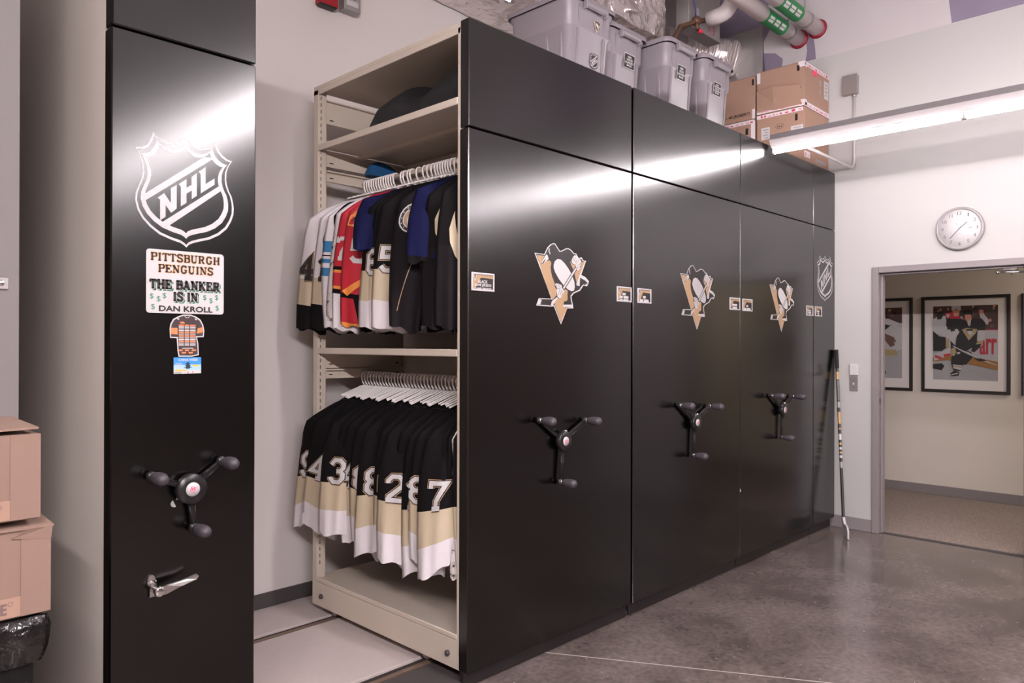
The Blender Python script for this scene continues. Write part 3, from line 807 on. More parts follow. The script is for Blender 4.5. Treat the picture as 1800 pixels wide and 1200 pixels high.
def penguin(parent, x, z, alt=False):
    pl = decal_plane(x, z)
    m = MB()
    wm = SILV if alt else WHT
    q = lambda P, h: [pl.p(p[0], p[1], h) for p in P]
    m.poly(q(EMB['sil'], 0), wm)
    m.poly(q(EMB['blk'], .0003), INK)
    for P in EMB['gold']: m.poly(q(P, .0006), GOLD)
    for P in EMB['white']: m.poly(q(P, .0009), wm)
    m.poly(q(EMB['shaftb'], .0012), INK)
    m.poly(q(EMB['shaft'], .0015), wm)
    for P in EMB['glove']: m.poly(q(P, .0018), wm)
    for P in EMB['lines']: stroke(m, pl, P, .0022, INK, .0021)
    if alt:     # woven plate pattern on the belly
        bx = [p[0] for p in EMB['white'][0]]; bz = [p[1] for p in EMB['white'][0]]
        from mathutils.geometry import intersect_point_line
        def inside(a, b):
            c = False; P = EMB['white'][0]
            for i in range(len(P)):
                x1, y1 = P[i]; x2, y2 = P[i-1]
                if (y1 > b) != (y2 > b) and a < (x2-x1)*(b-y1)/(y2-y1)+x1:
                    c = not c
            return c
        k = 0
        zz = min(bz)
        while zz < max(bz):
            xx = min(bx)+(k % 2)*.012
            while xx < max(bx):
                d = .007
                e = 1 if int((xx-min(bx))/.024+k) % 2 else -1
                if inside(xx, zz) and inside(xx+d, zz+e*d*.5) and inside(xx-d, zz-e*d*.5):
                    stroke(m, pl, [(xx-d, zz-e*d*.5), (xx+d, zz+e*d*.5)], .004, GREY, .0012)
                xx += .020
            zz += .012; k += 1
    o = m.build('team_emblem', parent)
    o['label'] = 'gold triangle emblem of a skating penguin with stick'

def card(parent, x0, x1, z0, z1, lines):
    w, h = x1-x0, z1-z0
    m = MB()
    f = .010
    for (a, b, c, d) in ((x0, x0+f, z0, z1), (x1-f*.8, x1, z0, z1), (x0+f, x1-f*.8, z0, z0+f*.9), (x0+f, x1-f*.8, z1-f*.9, z1)):
        m.box(a, b, -.005, 0, c, d, SILV, .0015)
    o = m.build('card_frame', parent)
    o['label'] = 'silver card frame'
    pl = decal_plane(x0, z0, -.001)
    m = MB()
    X0, X1, Z0, Z1 = f*.8, w-f*.7, f*.7, h-f*.7
    m.poly([pl.p(X0, Z0), pl.p(X1, Z0), pl.p(X1, Z1), pl.p(X0, Z1)], INK)
    m.poly([pl.p(X0, Z0, .0003), pl.p(X0+w*.10, Z0, .0003), pl.p(X0+w*.36, h*.74, .0003), pl.p(X1, h*.70, .0003), pl.p(X1, Z1, .0003), pl.p(X0, Z1, .0003)], GOLD)
    # little emblem in the corner: white triangle with a black bird shape
    ex, ez = X0+.014, Z1-.014
    m.poly([pl.p(ex-.011, ez+.009, .0006), pl.p(ex+.012, ez+.009, .0006), pl.p(ex+.002, ez-.020, .0006)], WHT)
    m.poly([pl.p(ex-.004, ez+.008, .0009), pl.p(ex+.005, ez+.010, .0009), pl.p(ex+.008, ez-.002, .0009), pl.p(ex+.001, ez-.010, .0009), pl.p(ex-.004, ez-.002, .0009)], INK)
    m.poly([pl.p(ex-.001, ez+.003, .0012), pl.p(ex+.003, ez+.003, .0012), pl.p(ex+.005, ez-.003, .0012), pl.p(ex+.001, ez-.007, .0012)], WHT)
    n = len(lines)
    lh = h*.165
    for i, t in enumerate(lines):
        zc = h*.60-i*h*.205-lh if n > 2 else h*.50-i*h*.23-lh
        if isinstance(t, str):
            ww = min(w*.74, .0115*len(t))
            text(m, pl, t, w*.5-ww/2, w*.5+ww/2, zc, zc+lh, WHT, .0008, bold=.0006)
        else:
            tot = sum(t)+.05*(len(t)-1)
            xx = w*.5-tot*w/2
            for b in t:
                m.poly([pl.p(xx, zc, .0008), pl.p(xx+b*w, zc, .0008), pl.p(xx+b*w, zc+lh, .0008), pl.p(xx, zc+lh, .0008)], WHT)
                xx += (b+.05)*w
    m.build('name_card', parent)

def wheel(parent, cx, cz, R, angles, pin=True, small=False):
    hub = MB()
    hub.lathe([(.030, 0), (.034, .004), (.034, .016), (.046, .018), (.049, .022), (.049, .040), (.046, .044), (.020, .0445), (.0001, .0445)], (cx, 0, cz), (0, -1, 0), PLA, 32)
    h = hub.build('crank_handle', parent)
    for a in angles:
        ca, sa = cos(radians(a)), sin(radians(a))
        ex, ez = cx+ca*R, cz+sa*R
        m = MB()
        nx, nz = -sa, ca
        def bar(w0, w1, y0, y1, r0, r1, mm):
            m.slab([(cx+ca*r0+nx*w0, y0, cz+sa*r0+nz*w0), (cx+ca*r1+nx*w1, y0, cz+sa*r1+nz*w1), (cx+ca*r1-nx*w1, y0, cz+sa*r1-nz*w1), (cx+ca*r0-nx*w0, y0, cz+sa*r0-nz*w0)], (0, y1-y0, 0), mm)
        bar(.0115, .008, -.014, -.024, .03, R, PLA)
        for s in (-1, 1):
            m.tube([(cx+ca*.048+nx*.009*s, -.025, cz+sa*.048+nz*.009*s), (cx+ca*(R-.015)+nx*.006*s, -.025, cz+sa*(R-.015)+nz*.006*s)], .0022, PLA, 8)
        m.lathe([(.013, 0), (.016, .003), (.016, .012), (.013, .016)], (ex, -.012, ez), (0, -1, 0), PLA, 18)
        m.build('arm', h)
        m = MB()
        k = 1.0 if not small else .95
        m.lathe([(.008*k, .0), (.0135*k, .004), (.0175*k, .014), (.0205*k, .030), (.0225*k, .052), (.0225*k, .066), (.0195*k, .078), (.012*k, .086), (.0001, .089)], (ex, -.034, ez), (0, -1, 0), RUB, 22)
        kn = m.build('grip', h)
        m = MB(); m.lathe([(.0095, 0), (.0105, .002), (.0105, .006), (.008, .008)], (ex, -.026, ez), (0, -1, 0), CHR, 16); m.build('ferrule', h)
    m = MB()
    m.lathe([(.0225, 0), (.0225, .0012), (.0001, .0013)], (cx, -.0445, cz), (0, -1, 0), PLW, 28)
    pl = Plane((cx, -.0461, cz), (cos(.25), 0, sin(.25)), (-sin(.25), 0, cos(.25)), (0, -1, 0))
    d = .0105
    stroke(m, pl, [(-d, -d*.2), (-d*.2, d), (d, d*.2), (d*.2, -d)], .0018, PINK, 0, True)
    stroke(m, pl, [(-d*.42, -d*.3), (-d*.25, d*.42), (d*.05, 0), (d*.38, d*.3), (d*.3, -d*.42)], .0028, PINK, .0002)
    o = m.build('badge', h); o['label'] = 'white disc with pink diamond mark'
    if pin:
        m = MB(); m.cyl((cx+.004, -.02, cz+.050), (cx+.004, -.046, cz+.050), .0055, None, CHR, 14); m.build('lock_pin', h)
    return h

def carcass(t, x0, x1, closed_left=True):
    """beige shelving body behind the black end panel"""
    T = 3.0
    m = MB(); m.box(x0, x1, .06, 1.31, T-.022, T, BGE, .002)
    m.box(x0, x0+.012, .06, 1.31, T-.050, T-.022, BGE, .002); m.box(x1-.012, x1, .06, 1.31, T-.050, T-.022, BGE, .002)
    m.build('canopy', t)
    m = MB(); m.box(x0, x1, .06, 1.31, .073, .205, BGE, .002); m.box(x0-.003, x0+.01, .078, 1.262, .208, .232, BGE, .003)
    m.box(x0+.01, x1, .06, 1.31, .205, .226, BGE, .002)
    m.build('base', t)
    xm = (x0+x1)/2
    m = MB(); m.box(xm-.01, xm+.01, .08, 1.27, .226, T-.03, BGE); m.build('back_panel', t)
    for (a, b) in ((x0, x0+.055), (x1-.055, x1)):
        for (c, d) in ((.06, .080), (1.262, 1.31)):
            m = MB(); m.box(a, b, c, d, .205, T-.022, BGE, .003); m.build('post', t)
    m = MB(); m.box(x0+.055, x1-.055, .064, .074, .226, T-.05, BGE); m.build('end_frame', t)
    if closed_left:
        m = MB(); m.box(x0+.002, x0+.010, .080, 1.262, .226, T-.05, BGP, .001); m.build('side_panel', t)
    m = MB(); m.box(x1-.010, x1-.002, .080, 1.262, .226, T-.05, BGE, .001); m.build('side_panel', t)
    for yy in (.344, 1.145):
        for xx in (x0+.06, x1-.06):
            m = MB(); m.cyl((xx-.02, yy, .0545), (xx+.02, yy, .0545), .026, None, STL, 18); m.build('wheel', t)

def front(t, x0, x1, kick=None):
    m = MB(); m.box(x0, x1, 0, .06, 2.519, 3.004, BLK, .004); m.build('upper_panel', t)
    m = MB(); m.box(x0-.002, x1, 0, .06, .077, 2.513, BLK, .004); m.build('lower_panel', t)
    m = MB(); m.box(x0+.004, (kick or x1)-.004, .03, .058, .004, .077, INK, .002); m.build('kick_plate', t)

CABS = 'black fronted mobile storage cabinets'
c1 = thing('mobile_cabinet', 'narrow black mobile cabinet at left with silver shield emblem', 'cabinet', (0.998, 0, 0), CABS)
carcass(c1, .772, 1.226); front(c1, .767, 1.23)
shield(c1, .991, 2.03)
wheel(c1, .997, 1.078, .130, (156, 36, 276), pin=False, small=True)
m = MB()
pl = decal_plane(.956, 1.032, -.001)
m.poly([pl.p(.012*cos(a), .012*sin(a)) for a in [radians(115+i*15) for i in range(13)]], WHT)
m.poly([pl.p(.010+.005*cos(a), .014+.005*sin(a)) for a in [i*pi/5 for i in range(10)]], WHT)
m.build('indicator_mark', c1)
m = MB()
m.slab([(.884+.017*cos(a)*(.7 if i < 99 else 1), 0, .800+.020*sin(a)) for i, a in enumerate([k*pi/8 for k in range(16)])], (0, -.008, 0), CHR)
m.box(.876, .902, -.007, 0, .748, .80, CHR, .003)
lv = m.build('lever_lock', c1); lv['label'] = 'chrome lever lock'
m = MB()
m.lathe([(.013, 0), (.013, .030), (.016, .032), (.016, .046), (.012, .049)], (.893, -.007, .775), (0, -1, 0), CHR, 20)
m.build('cylinder', lv)
m = MB()
yy = -.052
m.slab([(.885, yy, .761), (.885, yy, .791), (.915, yy, .790), (.975, yy, .797), (1.005, yy-.006, .807), (1.011, yy-.008, .801), (1.005, yy-.006, .791), (.960, yy, .778), (.915, yy, .764)], (0, .010, 0), CHR)
m.build('lever', lv)

c2 = thing('mobile_cabinet', 'open black mobile cabinet full of hanging jerseys beside the aisle', 'cabinet', (2.855, 0, 0), CABS)
carcass(c2, 2.236, 3.472, closed_left=False); front(c2, 2.233, 3.477)
penguin(c2, 2.865, 1.85)
card(c2, 2.248, 2.391, 1.785, 1.868, ['BLACK', 'GAME JERSEYS/', 'CAMP JERSEYS'])
card(c2, 3.335, 3.474, 1.781, 1.866, [(.22,), (.2, .34), (.2, .34)])
wheel(c2, 2.855, 1.060, .205, (146, 26, 266))
# shelving on the open side
for nm, z, lab in (('shelf', 2.652, 'upper'), ('shelf', 1.508, 'middle')):
    m = MB(); m.box(2.236, 2.845, .080, 1.262, z-.004, z+.012, BGE, .002)
    m.box(2.234, 2.246, .080, 1.262, z-.020, z+.014, BGE, .003)
    m.box(2.5, 2.53, .085, 1.25, z-.024, z-.004, BGE)
    m.build(nm, c2)
for z0, z1 in ((2.80, 2.93), (2.555, 2.64), (2.47, 2.53), (1.405, 1.49), (1.345, 1.40)):
    m = MB(); m.box(2.29, 2.845, 1.275, 1.285, z0, z1, BGE, .001)
    m.box(2.29, 2.845, 1.250, 1.275, z1-.008, z1, BGE, .001)
    for xx in (2.33, 2.80):
        m.box(xx-.012, xx+.012, 1.273, 1.2755, z0+.02, z0+.026, BGD)
    m.build('bracket', c2)
for z in (2.488, 1.360):
    m = MB(); m.cyl((2.55, .074, z), (2.55, 1.275, z), .0135, None, BGE, 16); m.build('hanging_rail', c2)
m = MB()
z = .30
while z < 2.93:
    m.box(2.252, 2.256, 1.2605, 1.263, z, z+.020, BGD); z += .038
m.build('slot_row', c2)
for yy, zz in ((1.21, .135), (.135, .135)):
    m = MB(); m.lathe([(.010, 0), (.013, .002), (.013, .012), (.008, .016), (.0001, .0165)], (2.2365, yy, zz), (-1, 0, 0), RUB, 16); m.build('bumper', c2)

c3 = thing('mobile_cabinet', 'second wide black cabinet, its penguin emblem with textured belly', 'cabinet', (4.127, 0, 0), CABS)
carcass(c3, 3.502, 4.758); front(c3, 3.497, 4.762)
penguin(c3, 4.190, 1.842, True)
card(c3, 3.533, 3.672, 1.781, 1.866, [(.2,), (.22, .36)])
card(c3, 4.610, 4.757, 1.779, 1.863, [(.46,), (.44,)])
wheel(c3, 4.127, 1.058, .205, (146, 26, 266))
c4 = thing('mobile_cabinet', 'third wide black cabinet, nearest the narrow end cabinet', 'cabinet', (5.382, 0, 0), CABS)
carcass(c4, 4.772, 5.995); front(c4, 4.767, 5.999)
penguin(c4, 5.411, 1.844)
card(c4, 4.790, 4.938, 1.777, 1.862, [(.18,), (.24, .36)])
card(c4, 5.861, 5.991, 1.775, 1.856, [(.4,), (.46,), (.2,)])
wheel(c4, 5.382, 1.058, .205, (147, 26, 266))
c5 = thing('fixed_cabinet', 'narrow fixed end cabinet with outlined shield against the doorway wall', 'cabinet', (6.22, 0, 0), CABS)
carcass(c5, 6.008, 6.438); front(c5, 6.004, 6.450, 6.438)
shield(c5, 6.240, 2.085, 1.06, 1.0)
card(c5, 6.028, 6.166, 1.774, 1.856, [(.34,), (.2,), (.3,)])
for o in c5.children:
    if o.name.startswith('wheel'):
        bpy.data.objects.remove(o)

# magnets and sign on the left cabinet
t = thing('name_sign', 'white sign with brown and green edged block lettering and dollar signs', 'sign', (.991, 0, 1.744))
m = MB()
R = .010
P = []
for (cx, cz, a0) in ((1.1155-R, 1.6435+R, -90), (1.1155-R, 1.8455-R, 0), (.867+R, 1.8445-R, 90), (.867+R, 1.643+R, 180)):
    for k in range(6):
        a = radians(a0+k*18)
        P.append((cx+R*cos(a), -.0002, cz+R*sin(a)))
m.slab(P, (0, -.0018, 0), PLW); m.build('board', t)
pl = decal_plane(0, 0, -.0022)
m = MB()
OUT = mat('orange letter edge', (0.70, 0.38, 0.20), 0.5)
for w, x0, x1, z0, z1 in (('PITTSBURGH', .880, 1.101, 1.809, 1.834), ('PENGUINS', .903, 1.079, 1.773, 1.798)):
    slab_text(m, pl, w, x0, x1, z0, z1, OUT, .0002, .44, .32)
    slab_text(m, pl, w, x0, x1, z0, z1, INK, .0006, .25, .12)
for w, x0, x1, z0, z1 in (('THE BANKER', .877, 1.101, 1.7205, 1.7495), ('IS IN', .949, 1.027, 1.683, 1.711)):
    for k in range(4):
        slab_text(m, pl, w, x0, x1, z0, z1, GREN, .0002+.00005*k, .42, .24, .0012*k+.0012, -.0012*k-.0012)
    slab_text(m, pl, w, x0, x1, z0, z1, PLW, .0006, .58, .42)
    slab_text(m, pl, w, x0, x1, z0, z1, INK, .0009, .40, .22)
text(m, pl, 'DAN KROLL', .906, 1.077, 1.6495, 1.6665, INK, .0006, bold=.0011)
for x, z in ((.883, 1.695), (.904, 1.687), (.922, 1.698), (.887, 1.662), (1.051, 1.697), (1.072, 1.688), (1.091, 1.699), (1.093, 1.664)):
    text(m, pl, '$', x-.0058, x+.0058, z-.0095, z+.0095, GREN, .0006)
m.build('lettering', t)

t = thing('jersey_magnet', 'black and orange jersey-shaped schedule magnet under the white sign', 'magnet', (.988, 0, 1.57))
JO_ = [(0.939, 1.5914), (0.9415, 1.6089), (0.95, 1.6249), (0.9637, 1.6331), (0.981, 1.6398), (1.0055, 1.6405), (1.0233, 1.6347), (1.0377, 1.6252), (1.0468, 1.6074), (1.0505, 1.5895), (1.0487, 1.5678), (1.0262, 1.5667), (1.0308, 1.5462), (1.0327, 1.5085), (1.0095, 1.5034), (0.9676, 1.5038), (0.9641, 1.5232), (0.9613, 1.5636), (0.9408, 1.5644)]
JI_ = [(0.9424, 1.5915), (0.9449, 1.6072), (0.9526, 1.6214), (0.9654, 1.6296), (0.9819, 1.6363), (1.0047, 1.6369), (1.0216, 1.6311), (1.035, 1.6216), (1.0432, 1.6065), (1.0469, 1.5894), (1.0455, 1.5714), (1.0221, 1.5703), (1.0272, 1.5462), (1.0291, 1.5112), (1.0095, 1.5069), (0.9702, 1.5077), (0.9672, 1.5232), (0.9648, 1.5672), (0.9434, 1.5679)]
m = MB(); m.slab([(a, -.0002, b) for a, b in JO_], (0, -.0012, 0), PLW); m.build('backing', t)
pl = decal_plane(0, 0, -.0015)
m = MB()
MAR = mat('brown black print', (0.040, 0.022, 0.024), 0.5)
q = lambda P, h: [pl.p(a, b, h) for a, b in P]
m.poly(q(JI_, .0001), MAR)
m.poly(q([(0.9430, 1.5965), (0.9638, 1.5965), (0.9639, 1.5755), (0.9428, 1.5770)], .0003), ORNG)
m.poly(q([(1.0285, 1.5962), (1.0452, 1.6000), (1.0466, 1.5840), (1.025, 1.5786)], .0003), ORNG)
stroke(m, pl, [(.986, 1.6345), (.992, 1.6300), (.998, 1.6300), (1.002, 1.6348)], .0015, WHT, .0003)
for x in (.9655, 1.0225):
    stroke(m, pl, [(x-.003, 1.6275), (x+.003, 1.6240)], .004, WHT, .0003)
m.poly(q([(.9705, 1.617), (.984, 1.617), (.987, 1.611), (.974, 1.611)], .0003), ORNG)
cols = (ORNG, WHT, GREY, WHT, ORNG, GREY, ORNG, GREY, WHT, ORNG, GREY, WHT)
for i, cm in enumerate(cols):
    z = 1.6075-i*.0058
    for (a, b) in ((.9675, .9840), (.9865, 1.0015), (1.0040, 1.0215)):
        m.poly(q([(a, z), (b, z), (b, z-.0040), (a, z-.0040)], .0003), cm)
m.poly(q([(.980, 1.5330), (1.013, 1.5330), (1.016, 1.5290), (.978, 1.5290)], .0003), GREY)
for i, (x, z) in enumerate(((.9735, 1.5250), (.994, 1.5250), (1.016, 1.5250), (.984, 1.5165), (1.006, 1.5165))):
    m.poly(q([(x-.0075, z+.0022), (x+.0075, z+.0022), (x+.006, z-.0028), (x-.006, z-.0028)], .0003), ORNG)
m.build('print', t)

t = thing('picture_magnet', 'small blue card magnet with a pagoda, lowest of the magnets', 'magnet', (.996, 0, 1.475))
m = MB(); m.box(.952, 1.040, -.0014, -.0002, 1.4485, 1.5015, PLW, .0004); m.build('backing', t)
pl = decal_plane(.952, 1.4485, -.0016)
m = MB()
SKY = mat('sky blue print', (0.035, 0.24, 0.62), 0.5); SKL = mat('pale blue print', (0.30, 0.52, 0.78), 0.5)
w, h = .088, .053
R4 = lambda a, b, c, d, k, mm: m.poly([pl.p(a*w, c*h, k), pl.p(b*w, c*h, k), pl.p(b*w, d*h, k), pl.p(a*w, d*h, k)], mm)
R4(0, 1, .55, 1, 0, SKY); R4(0, 1, .22, .55, 0, SKL); R4(0, 1, 0, .22, 0, PLW)
text(m, pl, 'CHINA WEEK', .17*w, .88*w, .78*h, .92*h, WHT, .0003, bold=.0003)
for k in range(5):
    R4(.05, .30+.02*(k % 2), .62-.09*k, .655-.09*k, .0003, WHT)
TEAL = mat('dark teal print', (0.012, 0.028, 0.045), 0.5)
for (x0, x1, z0, z1) in ((.44, .58, .30, .36), (.38, .66, .36, .40), (.44, .60, .40, .48), (.40, .62, .48, .52), (.45, .57, .52, .58), (.42, .60, .58, .62)):
    R4(x0, x1, z0, z1, .0004, TEAL)
m.poly([pl.p(.44*w, .62*h, .0004), pl.p(.58*w, .62*h, .0004), pl.p(.51*w, .73*h, .0004)], TEAL)
YEL = mat('yellow print', (0.75, 0.42, 0.08), 0.5)
m.poly([pl.p((.80+.14*cos(a))*w, (.49+.06*sin(a))*h, .0004) for a in [k*pi/8 for k in range(16)]], YEL)
R4(.05, .45, .16, .26, .0003, YEL); R4(0, .28, 0, .12, .0003, GREY); R4(.5, .53, .02, .12, .0004, RED); R4(.68, .71, .04, .14, .0004, RED)
m.build('print', t)

m = MB()
m.slab([(4.7635, -.0006, .529), (4.7805, -.0006, .531), (4.7665, -.0006, .556)], (0, -.0008, 0), PLW)
tag(m.build('paper_scrap'), 'tiny white paper scrap stuck at a black cabinet seam near the floor', 'paper')

# ------------------------------------------------------------------ on top of the cabinets
TOPZ = 3.005
def tote(x0, x1, y0, y1, label, lab, h=.494):
    t = thing('storage_tote', label, 'tote', ((x0+x1)/2, (y0+y1)/2, TOPZ), 'grey storage totes on top of the cabinets')
    zt = TOPZ+h
    def ring(z, ins, r, n=5):
        P = []
        a0, a1, b0, b1 = x0+ins, x1-ins, y0+ins, y1-ins
        for (cx, cy, s) in ((a1-r, b0+r, -90), (a1-r, b1-r, 0), (a0+r, b1-r, 90), (a0+r, b0+r, 180)):
            for k in range(n+1):
                a = radians(s+90*k/n)
                P.append((cx+r*cos(a), cy+r*sin(a), z))
        return P
    m = MB()
    zs = [(TOPZ, .048), (TOPZ+.01, .042), (TOPZ+h*.62, .024), (TOPZ+h*.635, .016), (TOPZ+h*.655, .015), (zt-.06, .012), (zt-.05, .004), (zt-.035, .004)]
    m.grid([ring(z, i, .05) for z, i in zs], TOTE, True, True)
    m.face(range(0, 24), TOTE)
    # raised ribs on the long sides and a recessed-looking centre panel on the ends
    yl = y1-y0
    for k in range(4):
        yy = y0+.09+(yl-.18)*k/3
        for s, xx in ((-1, x0+.034), (1, x1-.034)):
            m.box(xx-.009, xx+.009, yy-.010, yy+.010, TOPZ+.02, TOPZ+h*.62, TOTE, .004)
    xm = (x0+x1)/2
    for s, yy in ((-1, y0), (1, y1)):
        for dx in (-.115, .115):
            P = [(xm+dx-.010, yy-s*.046, TOPZ+.01), (xm+dx+.010, yy-s*.046, TOPZ+.01), (xm+dx+.010, yy-s*.010, zt-.06), (xm+dx-.010, yy-s*.010, zt-.06)]
            m.slab([(a, b+s*(-.004 if False else .004), c) for a, b, c in P], (0, -s*.012, 0), TOTE)
    m.build('body', t)
    m = MB()
    m.grid([ring(zt-.034, -.010, .055), ring(zt-.010, -.012, .055), ring(zt-.002, -.004, .05), ring(zt, .010, .045), ring(zt, .045, .03), ring(zt-.008, .052, .03)], TOTE, True, True)
    m.face(range(120, 144), TOTE)
    m.build('lid', t)
    for s, yy in ((-1, y0), (1, y1)):
        m = MB()
        rows = []
        for k in range(7):
            a = radians(-20+k*32)
            rows.append([(xm+d, yy+s*(.012+.022*sin(max(0, min(pi, a)))), zt-.030-.022*(1-cos(a))*.9) for d in (-.095, -.09, .09, .095)])
        m.grid(rows, TOTE)
        m.box(xm-.097, xm-.088, yy-.030 if s < 0 else yy, yy if s < 0 else yy+.030, zt-.080, zt-.030, TOTE, .004)
        m.box(xm+.088, xm+.097, yy-.030 if s < 0 else yy, yy if s < 0 else yy+.030, zt-.080, zt-.030, TOTE, .004)
        m.build('handle', t)
    # label on the end that faces the room; the end leans with the taper
    ty = .036/(h*.62)
    pl = Plane((0, y0+.046, TOPZ), (1, 0, 0), (0, -.030/(h*.62), 1), (0, -1, -.05))
    m = MB()
    kind = lab[0]
    if kind == 'label':
        _, lx0, lx1, lz0, lz1, lines = lab
        z0, z1 = lz0-TOPZ, lz1-TOPZ
        f = .004
        m.poly([pl.p(lx0, z0, .002), pl.p(lx1, z0, .002), pl.p(lx1, z1, .002), pl.p(lx0, z1, .002)], PLW)
        m.poly([pl.p(lx0+f, z0+f, .0025), pl.p(lx1-f, z0+f, .0025), pl.p(lx1-f, z1-f, .0025), pl.p(lx0+f, z1-f, .0025)], INK)
        n = len(lines); hh = (z1-z0-.024)/n
        for i, w in enumerate(lines):
            ww = min(lx1-lx0-.014, .0125*len(w))
            cx = (lx0+lx1)/2
            text(m, pl, w, cx-ww/2, cx+ww/2, z1-.012-hh*(i+.86), z1-.012-hh*(i+.14), WHT, .003, bold=.0007)
        m.build('label', t)
    else:
        _, cx, za, zb = lab
        s = .17
        f = lambda P, h: [pl.p(cx+p[0]*s, za-TOPZ+p[1]*s, h) for p in P]
        m.poly(f(EMB['sil'], .002), WHT); m.poly(f(EMB['blk'], .0022), INK)
        for P in EMB['gold']: m.poly(f(P, .0024), GOLD)
        for P in EMB['white']: m.poly(f(P, .0026), WHT)
        s = .26
        f = lambda P, h: [pl.p(cx+p[0]*s, zb-TOPZ+p[1]*s, h) for p in P]
        m.poly(f(SHD['o'], .002), INK)
        for i in range(len(SHD['o'])):
            j = (i+1) % len(SHD['o'])
            m.poly(f([SHD['i'][i], SHD['i'][j], SHD['i2'][j], SHD['i2'][i]], .0024), SILV)
        for P in SHD['st']+SHD['L']: m.poly(f(P, .0026), SILV)
        m.build('sticker', t)
    return t
tote(3.135, 3.560, .17, .66, 'grey tote with two emblem stickers, nearest the aisle', ('stickers', 3.385, 3.362, 3.168))
tote(3.598, 4.000, .25, .78, 'grey tote with black label, set back behind its neighbours', ('label', 3.770, 3.882, 3.262, 3.352, ['NEW', 'WHITE', 'LAUNDRY', 'BAGS']))
tote(4.040, 4.412, .12, .62, 'grey tote with four-line black label, third from the aisle', ('label', 4.170, 4.272, 3.258, 3.354, ['NEW', 'GOLD', 'LAUNDRY', 'BAGS']))
tote(4.446, 4.845, .09, .60, 'grey tote with five-line black label, beside the cardboard boxes', ('label', 4.582, 4.682, 3.250, 3.340, ['NEW', 'TRAINING', 'ROOM', 'LAUNDRY', 'BAGS']))

def carton(x0, x1, y0, y1, z0, z1, label, mt=CARDT, grp='tan cardboard boxes on top of the cabinets'):
    t = thing('cardboard_box', label, 'box', ((x0+x1)/2, (y0+y1)/2, z0), grp)
    m = MB(); m.box(x0, x1, y0, y1, z0, z1-.004, mt, .003)
    m.build('carton', t)
    m = MB(); m.box(x0, x1, y0, (y0+y1)/2-.001, z1-.004, z1, mt, .001); m.box(x0, x1, (y0+y1)/2+.001, y1, z1-.004, z1, mt, .001)
    m.build('flap', t)
    return t
def strip(m, x0, x1, y0, y1, z0, z1, mt):
    m.box(x0, x1, y0, y1, z0, z1, mt)
def tape_left(t, x, y0, y1, z, w, seed):
    """printed tape along an edge of the left-facing side"""
    rnd = random.Random(seed)
    m = MB(); m.box(x-.0012, x, y0, y1, z-w/2, z+w/2, TAPEW)
    yy = y0+.01
    while yy < y1-.03:
        l = rnd.uniform(.012, .035)
        m.box(x-.0016, x-.0011, yy, yy+l, z-w*.32, z+w*rnd.uniform(-.05, .3), rnd.choice((TAPER, TAPEP, TAPEP)))
        yy += l+rnd.uniform(.008, .03)
    m.build('tape', t)
def tape_front(t, y, x0, x1, z, w, seed):
    rnd = random.Random(seed)
    m = MB(); m.box(x0, x1, y-.0012, y, z-w/2, z+w/2, TAPEW)
    xx = x0+.01
    while xx < x1-.03:
        l = rnd.uniform(.012, .035)
        m.box(xx, xx+l, y-.0016, y-.0011, z-w*.32, z+w*rnd.uniform(-.05, .3), rnd.choice((TAPER, TAPEP, TAPEP)))
        xx += l+rnd.uniform(.008, .03)
    m.build('tape', t)
def mark_left(t, x, y, z, w, h, name='arrow_mark', mt=INK, lines=0):
    m = MB(); m.box(x-.0014, x, y-w/2, y+w/2, z-h/2, z+h/2, mt)
    for i in range(lines):
        zz = z+h*.3-i*h*.22
        m.box(x-.0018, x-.0013, y-w*.35, y+w*(.1 if i % 2 else .3), zz-h*.05, zz+h*.05, GREY)
    m.build(name, t)
def mark_front(t, y, x, z, w, h, name='arrow_mark', mt=INK, lines=0):
    m = MB(); m.box(x-w/2, x+w/2, y-.0014, y, z-h/2, z+h/2, mt)
    for i in range(lines):
        zz = z+h*.32-i*h*.2
        m.box(x-w*.35, x+w*(.1 if i % 2 else .35), y-.0018, y-.0013, zz-h*.04, zz+h*.04, GREY)
    m.build(name, t)
BX = 5.94
b = carton(BX, 6.440, .05, .455, 3.478, 3.838, 'upper tan box with bulging side flap and pink sticker')
m = MB()
m.grid([[(BX-.0005, .452, 3.655), (BX-.0005, .30, 3.655), (BX-.0005, .075, 3.62)][::1],
        [(BX-.012, .452, 3.672), (BX-.042, .30, 3.676), (BX-.030, .075, 3.640)],
        [(BX-.006, .452, 3.55), (BX-.020, .30, 3.55), (BX-.014, .075, 3.54)],
        [(BX-.001, .452, 3.49), (BX-.001, .30, 3.49), (BX-.001, .075, 3.49)]], CARDT, False)
o = m.build('torn_flap', b)
tape_left(b, BX-.0004, .06, .455, 3.500, .034, 1)
tape_front(b, .0496, BX, 6.44, 3.496, .040, 2)
tape_front(b, .0496, BX, 6.44, 3.822, .032, 3)
mark_left(b, BX, .100, 3.790, .020, .045)
m = MB(); m.box(BX-.0014, BX+.05, .048, .10, 3.795, 3.8385, TAPEW); m.box(BX-.0014, BX+.045, .048, .09, 3.478, 3.53, TAPEW); m.build('tape', b)
mark_left(b, BX, .440, 3.785, .030, .09, 'tape', TAPEW)
mark_front(b, .0482, 6.145, 3.785, .085, .042, 'sticker', PINK)
mark_front(b, .05, 6.385, 3.700, .085, .150, 'shipping_label', PLW, 4)
m = MB(); m.box(6.245, 6.275, .0486, .05, 3.705, 3.755, GREY); m.box(6.25, 6.27, .0486, .05, 3.64, 3.68, GREY); m.build('printed_mark', b)
b = carton(BX, 6.440, .05, .455, TOPZ+.001, 3.474, 'lower tan box with white labels behind the strip light')
mark_left(b, BX, .115, 3.395, .022, .055)
mark_left(b, BX, .110, 3.285, .100, .085, 'shipping_label', PLW, 3)
